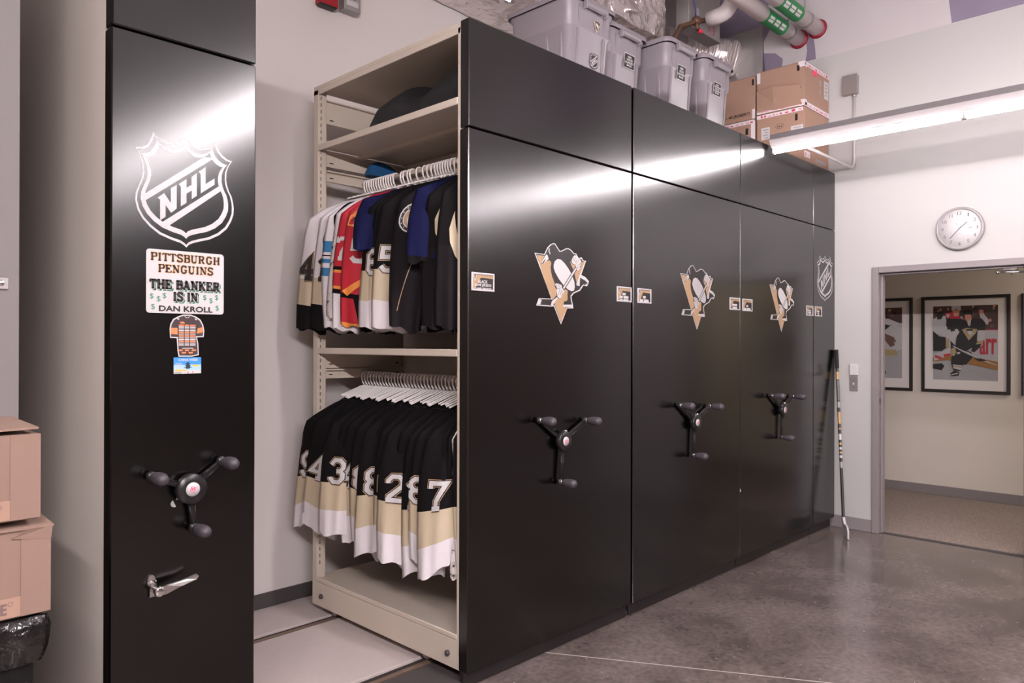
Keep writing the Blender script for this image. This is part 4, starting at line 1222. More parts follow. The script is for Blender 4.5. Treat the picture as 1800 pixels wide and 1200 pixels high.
mark_left(b, BX, .378, 3.310, .075, .100, 'shipping_label', PLW, 4)
m = MB()
pl = Plane((BX-.0015, .255, 3.350), (0, -1, 0), (0, 0, 1), (-1, 0, 0))
stroke(m, pl, [(.036*cos(a), .020*sin(a)) for a in [k*pi/8 for k in range(16)]], .0022, INK, 0, True)
for k in range(3): stroke(m, pl, [(-.022+k*.016, -.004), (-.012+k*.016, -.002)], .008, INK, 0)
m.build('printed_mark', b)
m = MB(); pl = Plane((6.16, .0485, 3.058), (1, 0, 0), (0, 0, 1), (0, -1, 0))
for k in range(6): m.box(6.17+k*.036, 6.17+k*.036+.026, .0486, .05, 3.052, 3.085, GREY)
m.build('printed_mark', b)
tape_left(b, BX-.0004, .06, .455, 3.455, .030, 5)
tape_front(b, .0496, BX+.0, BX+.11, 3.09, .05, 6)
b = carton(BX, 6.440, .472, .90, 3.458, 3.822, 'upper tan box with black handwriting, farther from the strip light')
mark_left(b, BX, .490, 3.770, .018, .050)
m = MB(); pl = Plane((BX-.001, .735, 3.490), (0, -1, 0), (0, 0, 1), (-1, 0, 0))
text(m, pl, '- 40 (ROBERT)', 0, .22, 0, .032, INK, .0004, bold=.001); m.build('handwriting', b)
mark_left(b, BX, .485, 3.50, .024, .080, 'tape', TAPEW)
b = carton(BX, 6.440, .472, .90, TOPZ+.001, 3.453, 'lower tan box with red printed tape, mostly hidden by the grey tote')
tape_left(b, BX-.0004, .48, .90, 3.436, .032, 9)
mark_left(b, BX, .545, 3.36, .024, .055)
mark_left(b, BX, .490, 3.35, .036, .18, 'tape', TAPEW)

# ------------------------------------------------------------------ ducts and pipes up in the corner
def lump(name, parent, X0, X1, Y0, Y1, Z0, Z1, mt, amp, seed, nx=22, ny=14, nz=14):
    """soft wrapped box with dents"""
    from mathutils import noise
    m = MB()
    rows = []
    per = []
    for k in range(ny): per.append((Y0+(Y1-Y0)*k/ny, Z0))
    for k in range(nz): per.append((Y1, Z0+(Z1-Z0)*k/nz))
    for k in range(ny): per.append((Y1-(Y1-Y0)*k/ny, Z1))
    for k in range(nz): per.append((Y0, Z1-(Z1-Z0)*k/nz))
    cy, cz = (Y0+Y1)/2, (Z0+Z1)/2
    for i in range(nx+1):
        x = X0+(X1-X0)*i/nx
        r = []
        e = 1-.10*(abs(2*i/nx-1)**6)
        for (y, z) in per:
            d = noise.noise(Vector((x*6+seed, y*6, z*6)))*amp+noise.noise(Vector((x*17, y*17+seed, z*17)))*amp*.45
            yy = cy+(y-cy)*e; zz = cz+(z-cz)*e
            q = Vector((0, yy-cy, zz-cz)); q.normalize()
            dx = noise.noise(Vector((x*9, y*9, z*9+seed)))*amp*.6
            r.append((x+dx, yy+q.y*d, zz+q.z*d))
        rows.append(r)
    m.grid(rows, mt, False, True)
    n = len(per)
    m.face(list(range(n))[::-1], mt); m.face([nx*n+i for i in range(n)], mt)
    return m.build(name, parent)
t = thing('insulated_duct', 'foil wrapped duct crossing the top of the back wall', 'duct', (3.2, 1.25, 3.9))
lump('foil_wrap', t, 2.4, 4.36, 1.02, 1.53, 3.92, 4.55, FOIL, .022, 2.0, 44)
t = thing('insulated_duct', 'crinkled foil wrapped duct box hanging behind the grey totes', 'duct', (4.85, 1.05, 3.95))
lump('foil_wrap', t, 4.44, 5.18, .84, 1.36, 3.98, 4.85, FOIL, .045, 5.0, 26, 16, 20)
m = MB(); m.tube([(4.60, .83, 4.06), (4.75, .815, 4.085), (4.62, .80, 4.16), (4.5, .84, 4.24)], .012, FOIL, 8); m.build('foil_seam', t)
t = thing('air_terminal_box', 'grey sheet metal box with white sticker between foil ducts', 'duct box', (5.6, .82, 4.15))
m = MB(); m.box(5.34, 5.85, .75, .87, 4.150, 4.80, GAL, .003); m.box(5.335, 5.855, .745, .875, 4.145, 4.165, GAL, .002); m.build('casing', t)
m = MB(); m.box(5.44, 5.50, .7485, .75, 4.27, 4.33, PLW); m.build('sticker', t)
m = MB()
for x in (5.66, 5.74): m.box(x, x+.012, .7485, .75, 4.18, 4.36, TAPER)
m.build('red_stripe', t)
m = MB(); m.tube([(5.36, .74, 4.45), (5.33, .71, 4.36), (5.36, .70, 4.27), (5.42, .735, 4.235)], .007, mat('blue wire', (.10, .10, .30), .5), 8); m.build('wire', t)
t = thing('flexible_duct', 'round silver flexible duct bending into the far wall', 'duct', (6.1, .85, 4.2))
P, R = [], []
for k in range(31):
    u = k/30
    a = u*pi*.5
    P.append((5.58+.71*sin(a)+.02*u, 1.16-.30*(1-cos(a)), 4.17+.05*sin(u*pi)))
    R.append(.150+.007*(k % 2)+.012*sin(u*9))
m = MB(); m.tube(P, R, FLEX, 26); m.build('sleeve', t)
t = thing('wall_duct_plate', 'grey steel plate on the far wall around the flexible duct', 'duct plate', (6.44, .75, 4.2))
m = MB(); m.box(6.425, 6.4505, .642, 1.20, 4.0, 4.44, GAL, .003); m.box(6.415, 6.427, .642, .700, 4.0, 4.44, GAL, .002); m.build('plate', t)

def pipe_run(pts, r, label, name='insulated_pipe'):
    pass
t = thing('insulated_pipe', 'white jacketed pipe elbow dropping above the cardboard boxes', 'pipe', (5.55, .6, 4.2))
P = [(5.52, .44, 4.9), (5.52, .44, 4.42)]
for k in range(1, 8):
    a = k/8*pi/2
    P.append((5.52, .44+.12*(1-cos(a)), 4.42-.19*sin(a)))
P += [(5.52, .57, 4.228), (5.52, .67, 4.222)]
m = MB(); m.tube(P, .062, PIPE, 20); m.build('jacket', t)
t = thing('valve_pipe', 'brown copper pipe and valve behind the grey totes', 'pipe', (5.4, 1.0, 4.2))
m = MB(); m.tube([(5.52, .675, 4.222), (5.44, .72, 4.20), (5.26, .78, 4.12), (5.12, .80, 3.90), (4.9, .90, 3.86)], .020, COPR, 12); m.build('pipe', t)
m = MB(); m.lathe([(.022, 0), (.036, .01), (.036, .05), (.022, .06)], (5.44, .715, 4.205), (-.8, .3, -.3), COPR, 14); m.cyl((5.40, .72, 4.19), (5.40, .70, 4.11), .016, None, COPR, 12); m.build('valve', t)
m = MB(); m.lathe([(.014, 0), (.018, .005), (.018, .03), (.012, .036)], (5.402, .697, 4.105), (.4, -.5, -.3), RED, 12); m.build('valve_handle', t)
for nm, y, z, a, b, cl, lab in (('low', .311, 4.232, 5.74, 6.10, 6.21, 'lower white pipe with green label entering the far wall'), ('high', .148, 4.276, 5.66, 6.03, 6.17, 'higher white pipe with green label entering the far wall')):
    t = thing('insulated_pipe', lab, 'pipe', (6.0, y, z), 'white pipes with green labels')
    m = MB(); m.cyl((3.4, y, z), (6.46, y, z), .064, None, PIPE, 24); m.build('jacket', t)
    m = MB(); m.cyl((a, y, z), (b, y, z), .0652, None, GRNP, 24, caps=False)
    for k in range(3):
        xa = a+.03+k*(b-a-.05)/3; xb = xa+(b-a)/3-.045
        for dz in (.014, -.012):
            aa = [radians(205+q*8) for q in range(6)]
            for q in range(5):
                pass
        for u0, u1 in ((198, 216), (222, 240)):
            V = []
            for ang in (u0, (u0+u1)/2, u1):
                for xx in (xa, xb):
                    V.append((xx, y+.0662*cos(radians(ang)), z+.0662*sin(radians(ang))))
            m.add(V, [(0, 1, 3, 2), (2, 3, 5, 4)], TAPEW)
    o = m.build('pipe_label', t); o['label'] = 'green wrap-around pipe label'
    m = MB(); m.cyl((cl, y, z), (cl+.035, y, z), .068, None, STL, 24); m.cyl((cl+.017, y, z+.06), (cl+.017, y, 4.9), .006, None, STL, 8); m.build('hanger_clamp', t)
    m = MB(); m.lathe([(.064, 0), (.082, .004), (.080, .016), (.064, .024)], (6.4515, y, z), (-1, 0, 0), mat('red fire sealant', (.22, .004, .02), .5), 26); m.build('sealant_ring', t)

# ------------------------------------------------------------------ wall fittings
t = thing('junction_box', 'square steel junction box with conduit above the strip light', 'junction box', (6.45, -.137, 3.71))
m = MB(); m.box(6.405, 6.4525, -.195, -.079, 3.635, 3.792, GAL, .004); m.box(6.400, 6.406, -.198, -.076, 3.632, 3.795, STL, .002); m.build('box', t)
P = [(6.438, -.163, 3.640), (6.438, -.163, 3.09)]
for k in range(1, 9):
    a = k/8*pi/2
    P.append((6.438-.075*(1-cos(a)), -.163, 3.09-.075*sin(a)))
P += [(6.2, -.163, 3.012), (5.26, -.163, 3.012)]
m = MB(); m.tube(P, .0115, CDT, 12); m.build('conduit', t)
m = MB(); m.cyl((6.438, -.163, 3.615), (6.438, -.163, 3.64), .017, None, STL, 12); m.build('connector', t)

t = thing('alarm_horn', 'red alarm box high on the back wall', 'alarm', (2.44, 1.55, 3.6))
m = MB(); m.box(2.385, 2.515, 1.495, 1.549, 3.595, 3.76, ALRM, .004); m.build('housing', t)
m = MB(); m.box(2.385, 2.50, 1.49, 1.53, 3.585, 3.597, INK, .002); m.build('grille', t)
t = thing('electrical_box', 'steel electrical box with paper label beside the red alarm', 'electrical box', (2.60, 1.55, 3.6))
m = MB(); m.box(2.548, 2.668, 1.482, 1.549, 3.605, 3.78, GAL, .004); m.build('box', t)
m = MB(); m.box(2.563, 2.650, 1.4805, 1.482, 3.635, 3.668, PLW); 
for k in range(3): m.box(2.57+k*.006, 2.63+k*.004, 1.4803, 1.482, 3.680+k*.024, 3.692+k*.024, INK)
m.build('label', t)
m = MB(); m.cyl((2.505, 1.53, 3.70), (2.55, 1.53, 3.70), .014, None, STL, 14); m.build('conduit', t)

t = thing('wall_clock', 'round white wall clock with grey rim above the doorway', 'clock', (6.45, -.940, 2.431))
cx, cz = -.940, 2.431
m = MB(); m.lathe([(.150, 0), (.163, .006), (.165, .020), (.160, .034), (.150, .038), (.146, .034), (.146, .026)], (6.4525, cx, cz), (-1, 0, 0), mat('clock rim', (.27, .25, .25), .4), 48); m.build('rim', t)
m = MB(); m.lathe([(.147, 0), (.147, .001), (.0001, .0012)], (6.427, cx, cz), (-1, 0, 0), PLW, 48); m.build('face', t)
pl = Plane((6.4255, cx, cz), (0, -1, 0), (0, 0, 1), (-1, 0, 0))
m = MB()
for k in range(1, 13):
    a = radians(90-30*k); s = str(k)
    w = .012*len(s)+.002 if s != '1' else .007
    w = .020 if s == '11' else w
    text(m, pl, s, .116*cos(a)-w*.55, .116*cos(a)+w*.55, .116*sin(a)-.0125, .116*sin(a)+.0125, mat('clock numerals', (.10, .085, .09), .5), .0005)
m.poly([pl.p(.058, -.004, .0005), pl.p(.086, -.004, .0005), pl.p(.086, .006, .0005), pl.p(.058, .006, .0005)], GREY)
m.poly([pl.p(-.016, -.062, .0005), pl.p(.016, -.062, .0005), pl.p(.016, -.056, .0005), pl.p(-.016, -.056, .0005)], mat('pale grey print', (.55, .53, .53), .5))
m.build('numerals', t)
for nm, ang, ln, w, h, mt in (('hour_hand', 48.5, .066, .005, .003, INK), ('minute_hand', 222, .098, .004, .005, INK), ('second_hand', 330, .05, .0018, .007, TAPER)):
    m = MB(); a = radians(90-ang)
    stroke(m, pl, [(-.016*cos(a), -.016*sin(a)), (ln*cos(a), ln*sin(a))], w, mt, h); m.build(nm, t)

t = thing('wall_sensor', 'white plastic wall sensor above the light switch', 'sensor', (6.45, -.165, 1.29))
m = MB(); m.box(6.425, 6.4525, -.198, -.128, 1.286, 1.384, PLW, .006); m.build('cover', t)
m = MB(); m.box(6.4235, 6.426, -.170, -.156, 1.298, 1.303, GREY); m.box(6.4235, 6.426, -.166, -.160, 1.345, 1.352, GREY); m.build('indicator', t)
t = thing('light_switch', 'steel plate light switch below the white sensor', 'switch', (6.45, -.155, 1.21))
m = MB(); m.box(6.446, 6.4525, -.190, -.122, 1.156, 1.274, STL, .002); m.build('plate', t)
m = MB(); m.box(6.435, 6.447, -.161, -.151, 1.208, 1.226, PLW, .002); m.build('toggle', t)
m = MB()
for z in (1.185, 1.247): m.cyl((6.447, -.156, z), (6.444, -.156, z), .004, None, CHR, 10)
m.build('screws', t)

t = thing('wall_bracket', 'small steel strap bracket screwed to the left white wall', 'bracket', (.475, 0, 1.712))
m = MB(); m.box(.40, .503, -.006, 0, 1.695, 1.730, STL, .002); m.build('strap', t)
m = MB(); m.lathe([(.009, 0), (.008, .003), (.0001, .004)], (.484, -.006, 1.713), (0, -1, 0), CHR, 16); m.build('screw', t)

# ------------------------------------------------------------------ hockey stick leaning in the corner
t = thing('hockey_stick', 'black and gold hockey stick leaning in the corner by the doorway', 'hockey stick', (6.27, -.14, 0))
A, B = Vector((6.428, -.022, 1.495)), Vector((6.285, -.135, .105))
def seg(u0, u1, w, d, mt, name):
    m = MB()
    p0, p1 = A.lerp(B, u0), A.lerp(B, u1)
    ax = (p1-p0).normalized()
    e1 = Vector((.55, -.83, 0)); e1 = (e1-ax*e1.dot(ax)).normalized(); e2 = ax.cross(e1)
    rows = []
    for p in (p0, p1):
        r = []
        for k in range(12):
            a = 2*pi*k/12
            c, s = cos(a), sin(a)
            f = 1/max(abs(c), abs(s))
            f = min(f, 1.2)
            r.append(p+e1*c*f*w*.5+e2*s*f*d*.5)
        rows.append(r)
    m.grid(rows, mt, False, True)
    m.face(range(12), mt); m.face(range(12, 24), mt)
    return m
seg(0, 1, .021, .030, INK, '').build('shaft', t)
seg(-.004, .11, .026, .035, mat('black grip tape', (.012, .011, .011), .9), '').build('grip_tape', t)
GLD = mat('gold stick graphic', (.42, .25, .07), .4)
DGS = mat('dark grey stick graphic', (.07, .06, .06), .4)
for u0, u1, mt in ((.13, .175, GLD), (.18, .30, DGS), (.31, .345, GREY), (.37, .44, GLD), (.465, .475, GLD), (.50, .535, WHT), (.552, .565, GLD), (.578, .592, WHT), (.604, .616, GLD), (.626, .642, WHT), (.664, .70, GREY)):
    seg(u0, u1, .0215, .0306, mt, '').build('shaft_band', t)
m = MB()
T = Vector((6.06, -.255, .030))
N_ = 9
rows = []
for i in range(N_):
    u = i/(N_-1)
    c = B.lerp(T, u); c.z = .105-.068*min(1, u*2.4)+(.0)
    hh = .030+.018*min(1, u*2)
    if u > .85: hh *= 1-(u-.85)*2.5
    side = Vector((.45, -.89, 0))*(.006+.004*(1-u))
    c = c+Vector((-.3, .8, 0))*(-.02*sin(u*pi*.6)*0)
    zc = max(c.z, hh+.001)
    rows.append([c.xy.to_3d()+side+Vector((0, 0, zc-hh)), c.xy.to_3d()+side+Vector((0, 0, zc+hh)), c.xy.to_3d()-side+Vector((0, 0, zc+hh)), c.xy.to_3d()-side+Vector((0, 0, zc-hh))])
m.grid(rows, WHT, False, True); m.face(range(4), WHT); m.face(range((N_-1)*4, N_*4), WHT)
o = m.build('blade', t); o['label'] = 'white taped blade'

# ------------------------------------------------------------------ boxes and bin at the left
def gbox(x0, x1, y0, y1, z0, z1, label, lid):
    t = thing('cardboard_box', label, 'box', ((x0+x1)/2, (y0+y1)/2, z0), 'pink brown cardboard boxes on the bin')
    m = MB(); m.box(x0, x1, y0, y1, z0, z1, CARD, .003)
    m.box(x1-.064, x1+.0005, y0-.0022, y0, z0+.003, z1-.001, CARD)
    m.build('carton', t)
    m = MB()
    if lid:
        m.slab([(x0, y0-.012, z1+.004), (x1-.006, y0-.010, z1+.012), (x1-.004, y1, z1+.018), (x0, y1, z1+.016)], (0, 0, .005), CARD)
    else:
        m.slab([(x0, y0-.004, z1+.0), (x1+.006, y0-.006, z1-.004), (x1+.008, y1, z1+.012), (x0, y1, z1+.010)], (0, 0, .005), CARD)
        m.slab([(x1-.085, y0-.0035, z1-.022), (x1-.05, y0-.009, z1-.002), (x1+.004, y0-.005, z1-.001), (x1+.001, y0-.0028, z1-.035)], (0, .002, 0), CARD)
    m.build('flap', t)
    m = MB(); m.box(x0, x1-.064, y0-.0012, y0, z0+.004, z0+.052, CARDT)
    m.build('tape', t)
    m = MB(); pl = Plane((x1-.246, y0-.0016, z0+.014), (1, 0, 0), (0, 0, 1), (0, -1, 0))
    tx = mat('grey box lettering', (.16, .10, .10), .7)
    text(m, pl, 'GATORADE', 0, .152, 0, .026, tx, .0004, bold=.0012)
    stroke(m, pl, [(.160+.005*cos(a), .024+.005*sin(a)) for a in [k*pi/6 for k in range(12)]], .0014, tx, .0004, True)
    m.build('lettering', t)
gbox(-.12, .510, -.30, -.012, 1.110, 1.322, 'upper cardboard box of two stacked by the left wall', True)
gbox(-.10, .533, -.30, -.012, .872, 1.090, 'lower cardboard box resting on the lined bin by the wall', False)
t = thing('waste_bin', 'dark bin with drooping black liner under the two boxes', 'bin', (.2, -.17, 0))
m = MB()
rows = []
for z, i in ((0, .03), (.02, .02), (.80, .0), (.845, -.006), (.85, .004)):
    rows.append([(x, y, z) for x, y in ((-.06+i, -.285+i), (.502-i, -.285+i), (.502-i, -.045-i), (-.06+i, -.045-i))])
m.grid(rows, BINM, False, True); m.face(range(4), BINM); m.build('body', t)
from mathutils import noise
m = MB(); rows = []
per = []
for k in range(40): per.append((-.07+.582*k/40, -.295, 0, -1))
for k in range(18): per.append((.512, -.295+.26*k/18, 1, 0))
for k in range(40): per.append((.512-.582*k/40, -.035, 0, 1))
for k in range(18): per.append((-.07, -.035-.26*k/18, -1, 0))
for j, (z, out) in enumerate(((.868, -.002), (.866, .012), (.84, .020), (.81, .017), (.785, .014), (.765, .008), (.752, .001))):
    r = []
    for (x, y, a, b) in per:
        n1 = noise.noise(Vector((x*26, y*26, z*5)))*.010+noise.noise(Vector((x*60, y*60, z*14)))*.005
        o = out+n1*(1 if j else .2)
        o = max(o, -.004)
        r.append((x+a*o, y+b*min(o, .018), z-(.018*noise.noise(Vector((x*9, y*9, 3))) if j > 3 else 0)))
    rows.append(r)
m.grid(rows, LINER, True, True); o = m.build('liner', t); o['label'] = 'glossy black liner folded over the rim'

# ------------------------------------------------------------------ framed photographs in the corridor
XW = 8.527
def frame(y0, y1, label, painter):
    z0, z1 = 1.060, 2.038
    t = thing('framed_photo', label, 'picture', (XW, (y0+y1)/2, z0), 'framed hockey photos in the corridor')
    m = MB(); w = .030
    for (a, b, c, d) in ((y0, y0+w, z0, z1), (y1-w, y1, z0, z1), (y0+w, y1-w, z0, z0+w), (y0+w, y1-w, z1-w, z1)):
        m.box(XW-.028, XW, a, b, c, d, INK, .003)
    m.build('frame', t)
    m = MB(); m.box(XW-.012, XW-.004, y0+w, y1-w, z0+w, z1-w, mat('white mat board', (.62, .58, .57), .8)); m.build('mat_board', t)
    pl = Plane((XW-.0125, y1-.107, 1.188), (0, -1, 0), (0, 0, 1), (-1, 0, 0))
    m = MB(); painter(m, pl, (y1-y0)-.210, .750)
    m.build('photograph', t)
ICE = mat('photo ice', (.30, .29, .305), .6); CRD = mat('photo crowd', (.055, .028, .024), .6); BRD = mat('photo boards', (.33, .32, .34), .6)
KICK = mat('photo kick plate', (.24, .11, .03), .6); SKIN = mat('photo skin', (.45, .20, .14), .6); PB = mat('photo black', (.010, .008, .008), .6)
PW = mat('photo white', (.38, .365, .38), .6); PR = mat('photo red', (.34, .015, .03), .6); PG = mat('photo gold', (.30, .23, .12), .6); PD = mat('photo brown', (.12, .06, .05), .6)
def photo_skater(m, pl, w, h):
    lay = [0]
    def P(pts, mt):
        lay[0] += 1
        m.poly([pl.p((x-215)/805*w, (1-(y-140)/900)*h, .00008*lay[0]) for x, y in pts], mt)
    P([(215, 140), (1020, 140), (1020, 1040), (215, 1040)], ICE)
    P([(215, 140), (1020, 140), (1020, 440), (215, 440)], CRD)
    for k in range(46):
        rr = random.Random(k)
        x, y, s = rr.uniform(225, 1000), rr.uniform(150, 400), rr.uniform(9, 20)
        P([(x+s*cos(a), y+s*1.2*sin(a)) for a in [q*pi/4 for q in range(8)]], rr.choice((PD, SKIN, PB, GREY, PD, PB)))
    P([(790, 200), (830, 190), (850, 240), (915, 320), (900, 380), (820, 330)], PW)
    P([(795, 195), (845, 195), (850, 240), (800, 255)], SKIN)
    P([(690, 425), (1020, 435), (1020, 810), (680, 760)], BRD)
    P([(690, 425), (1020, 430), (1020, 440), (690, 437)], PR)
    text(m, Plane(pl.p((805-215)/805*w, (1-(725-140)/900)*h, .006), pl.a, pl.b+pl.a*0, pl.n), 'arr', 0, 200/805*w, 0, 185/900*h, PR, 0, bold=.004)
    lay[0] = 80
    P([(215, 770), (400, 745), (700, 755), (1020, 810), (1020, 910), (650, 840), (400, 800), (215, 820)], KICK)
    for y in (930, 965, 1000):
        P([(560, y-40), (1020, y), (1020, y+8), (560, y-32)], GREY)
    # white-clad player at the left
    P([(215, 300), (300, 250), (380, 260), (400, 420), (440, 520), (370, 520), (230, 460), (215, 430)], PW)
    P([(265, 215), (330, 200), (360, 240), (320, 300), (270, 300)], PB)
    P([(215, 440), (300, 510), (380, 520), (400, 640), (330, 690), (220, 690)], PB)
    P([(230, 720), (330, 700), (440, 640), (450, 720), (300, 790), (230, 810)], PW)
    P([(245, 735), (330, 765), (320, 795), (240, 770)], PR); P([(350, 730), (440, 715), (445, 740), (360, 760)], PR)
    P([(215, 850), (330, 840), (365, 870), (330, 925), (215, 905)], PB)
    # red player with white helmet
    P([(370, 230), (460, 210), (560, 270), (580, 300), (470, 330), (390, 290)], PR)
    P([(460, 190), (560, 190), (545, 260), (490, 270)], SKIN)
    P([(455, 140), (570, 140), (570, 200), (520, 180), (455, 195)], PW)
    P([(385, 240), (440, 245), (405, 290)], PW)
    # black-clad player in the middle
    P([(390, 290), (590, 300), (640, 330), (700, 300), (830, 300), (870, 350), (870, 440), (800, 560), (720, 640), (620, 700), (500, 640), (520, 520), (420, 430), (385, 380)], PB)
    P([(620, 250), (700, 250), (705, 310), (660, 340), (625, 310)], SKIN)
    P([(600, 210), (660, 190), (715, 215), (720, 270), (690, 250), (610, 250)], PB)
    P([(650, 335), (700, 300), (690, 380), (668, 390)], PW)
    P([(585, 430), (640, 410), (775, 425), (760, 470), (670, 560)], PG); P([(640, 425), (720, 420), (700, 490), (655, 490)], PB); P([(650, 445), (700, 442), (725, 480), (690, 498), (655, 480)], PW)
    P([(390, 430), (530, 420), (555, 460), (500, 540), (500, 620), (400, 640), (380, 540)], PW); P([(430, 400), (490, 400), (500, 440), (450, 455)], PB)
    P([(385, 530), (430, 540), (420, 650), (380, 640)], PG)
    P([(780, 440), (865, 440), (860, 540), (830, 580), (770, 560)], PW); P([(770, 570), (850, 560), (840, 600), (780, 620)], PG)
    P([(720, 610), (820, 600), (810, 640), (740, 700), (700, 690)], PB)
    P([(440, 560), (520, 640), (700, 700), (720, 760), (640, 850), (560, 850), (470, 800), (450, 700)], PB)
    P([(450, 660), (500, 640), (515, 700), (490, 750), (455, 740)], PG)
    P([(520, 700), (565, 700), (560, 725), (525, 725)], PW)
    P([(455, 760), (560, 800), (600, 850), (570, 930), (480, 920), (450, 840)], PB)
    P([(470, 850), (590, 860), (580, 920), (480, 900)], PW); P([(475, 862), (590, 878), (588, 890), (475, 878)], PG)
    P([(440, 960), (490, 925), (555, 940), (545, 985), (450, 995)], PB); P([(450, 970), (540, 950), (538, 962), (455, 985)], PW)
    P([(470, 620), (600, 680), (820, 775), (1010, 850), (1010, 858), (810, 790), (590, 695), (468, 630)], PW)
    P([(730, 770), (830, 775), (890, 800), (800, 810)], PB); P([(620, 685), (700, 715), (690, 730), (615, 697)], PW)
def photo_white(m, pl, w, h):
    lay = [0]
    def P(pts, mt):
        lay[0] += 1
        m.poly([pl.p(x*w, (1-y)*h, .00008*lay[0]) for x, y in pts], mt)
    P([(0, 0), (1, 0), (1, 1), (0, 1)], ICE); P([(0, 0), (1, 0), (1, .22), (0, .22)], CRD); P([(0, .22), (1, .22), (1, .60), (0, .56)], PW)
    P([(0, .58), (.92, .60), (.92, .68), (0, .68)], PG)
    for k in range(14):
        rr = random.Random(k+70); x, y = rr.uniform(.05, .95), rr.uniform(.02, .2)
        P([(x+.03*cos(a), y+.02*sin(a)) for a in [q*pi/4 for q in range(8)]], rr.choice((PD, PB, SKIN)))
    P([(.2, .08), (.55, .05), (.72, .14), (.95, .22), (.9, .28), (.7, .26), (.6, .34), (.3, .36), (.2, .25)], mat('photo jersey white', (.45, .43, .445), .6))
    P([(.70, .12), (.76, .11), (.77, .15), (.72, .16)], PB); P([(.35, -.0+.02), (.48, .01), (.47, .08), (.36, .08)], PB)
    P([(.55, .20), (.78, .25), (.82, .24), (.70, .32), (.55, .38)], PB)
    P([(.30, .34), (.58, .36), (.66, .58), (.62, .80), (.50, .82), (.46, .60), (.36, .72), (.28, .62)], PB)
    P([(.66, .35), (.86, .42), (.92, .52), (.80, .56), (.70, .46)], PD); P([(.86, .48), (.97, .52), (.98, .58), (.90, .62)], PW)
    P([(.50, .78), (.62, .78), (.64, .86), (.52, .86)], PW); P([(.50, .88), (.72, .90), (.72, .945), (.52, .945)], PB)
    P([(.52, .93), (.75, .945), (.75, .955), (.52, .955)], GREY)
frame(-.886, -.105, 'framed photo of a black-clad hockey player skating, centre of the doorway', photo_skater)
frame(-.020, .761, 'framed photo of a white-clad hockey player, beside the door jamb', photo_white)
frame(-1.760, -.975, 'framed photo at the right edge, only its black frame showing', photo_white)

# ------------------------------------------------------------------ shelf contents
def heap(name, X0, X1, Y0, Y1, Z, H, mt, seed, prof):
    m = MB(); rows = []
    nu, nv = 26, 14
    for i in range(nu+1):
        u = i/nu
        y = Y0+(Y1-Y0)*u
        hh = H*prof(u)
        r = []
        for j in range(nv+1):
            a = pi*j/nv
            x = (X0+X1)/2-(X1-X0)/2*cos(a)*(.35+.65*min(1, prof(u)*1.4))
            z = Z+hh*sin(a)**.7
            d = noise.noise(Vector((x*9+seed, y*9, z*9)))*.022*sin(a)
            r.append((x, y, max(Z+.001, z+d)))
        r.append((x, y, Z+.001)); r.append((r[0][0], y, Z+.001))
        rows.append(r)
    m.grid(rows, mt, True, True)
    n = len(rows[0]); m.face(range(n), mt); m.face(range(nu*n, nu*n+n), mt)
    return m.build(name)
tag(heap('equipment_bag', 2.27, 2.80, .09, 1.10, 2.6645, .275, BAGM, 3.0, lambda u: (.80+.20*sin(u*9+1.2))*min(1, u*20+.3) if u < .50 else max(.03, .86*(1-((u-.50)/.50)**1.7))), 'limp black bag heaped on the top shelf above the jerseys', 'bag')
tag(heap('folded_cloth', 2.52, 2.74, 1.17, 1.245, 2.5305, .095, BLUE, 8.0, lambda u: .75+.25*sin(u*5)), 'bright blue folded cloth on the bracket near the upper rail end', 'cloth')

# ------------------------------------------------------------------ hangers and jerseys
ROD = 2.55
def hanger_mesh(seed, half=.205, drop=.080, name='coat_hanger'):
    rr = random.Random(seed)
    m = MB()
    P = []
    for k in range(11):
        a = radians(-30+k*21)
        P.append((.0235*cos(a), 0, .0205*sin(a)-.0018))
    P += [(-.0225, 0, -.026), (-.014, 0, -.046), (0, 0, -.060)]
    m.tube(P, .0048, HANG, 8)
    for sg in (-1, 1):
        m.tube([(0, 0, -.060), (sg*.03, 0, -.066), (sg*(half-.02), 0, -.062-drop*.68), (sg*half, 0, -.066-drop*.70)], .0046, HANG, 8)
    return m
_hm = {}
def hanger(y, z, rot, label, group, half=.205):
    if half not in _hm:
        o = hanger_mesh(1, half, .080*half/.205).build('coat_hanger', None, True)
        _hm[half] = o
    else:
        o = _hm[half].copy(); COL.objects.link(o)
    o.location = (ROD, y, z); o.rotation_euler = (0, 0, radians(rot))
    return tag(o, label, 'hanger', group)

BODY_R = [(-.084, .045, .005), (-.098, .080, .007), (-.113, .125, .008), (-.129, .175, .008), (-.142, .200, .008), (-.170, .206, .008), (-.24, .206, .008),
          (-.34, .206, .009), (-.46, .206, .009), (-.58, .207, .009), (-.66, .208, .009), (-.700, .209, .009), (-.76, .210, .009), (-.80, .211, .009), (-.84, .212, .009), (-.875, .212, .008)]
def body_mesh(mats, seed, length=1.0):
    """flattened torso tube; mats: function of z"""
    rr = random.Random(seed)
    ph = [rr.uniform(0, 6.28) for _ in range(4)]
    n = 28
    m = MB(); rows = []
    for (z, a, b) in BODY_R:
        zz = z if z > -.2 else -.2+(z+.2)*length
        r = []
        f = min(1, max(0, (-z-.15)/.4))
        for k in range(n):
            t = 2*pi*k/n
            x = a*cos(t)
            y = b*(1 if sin(t) > 0 else -1)*abs(sin(t))**.6
            y += f*(.0022*sin(x*38+ph[0])+.0013*sin(x*71+ph[1]))
            r.append((x, y, zz-f*.012*sin(x*24+ph[2])*(1 if z < -.8 else 0)))
        rows.append(r)
    m.grid(rows, lambda i, j: mats((BODY_R[i][0]+BODY_R[i+1][0])/2), True, True)
    return m

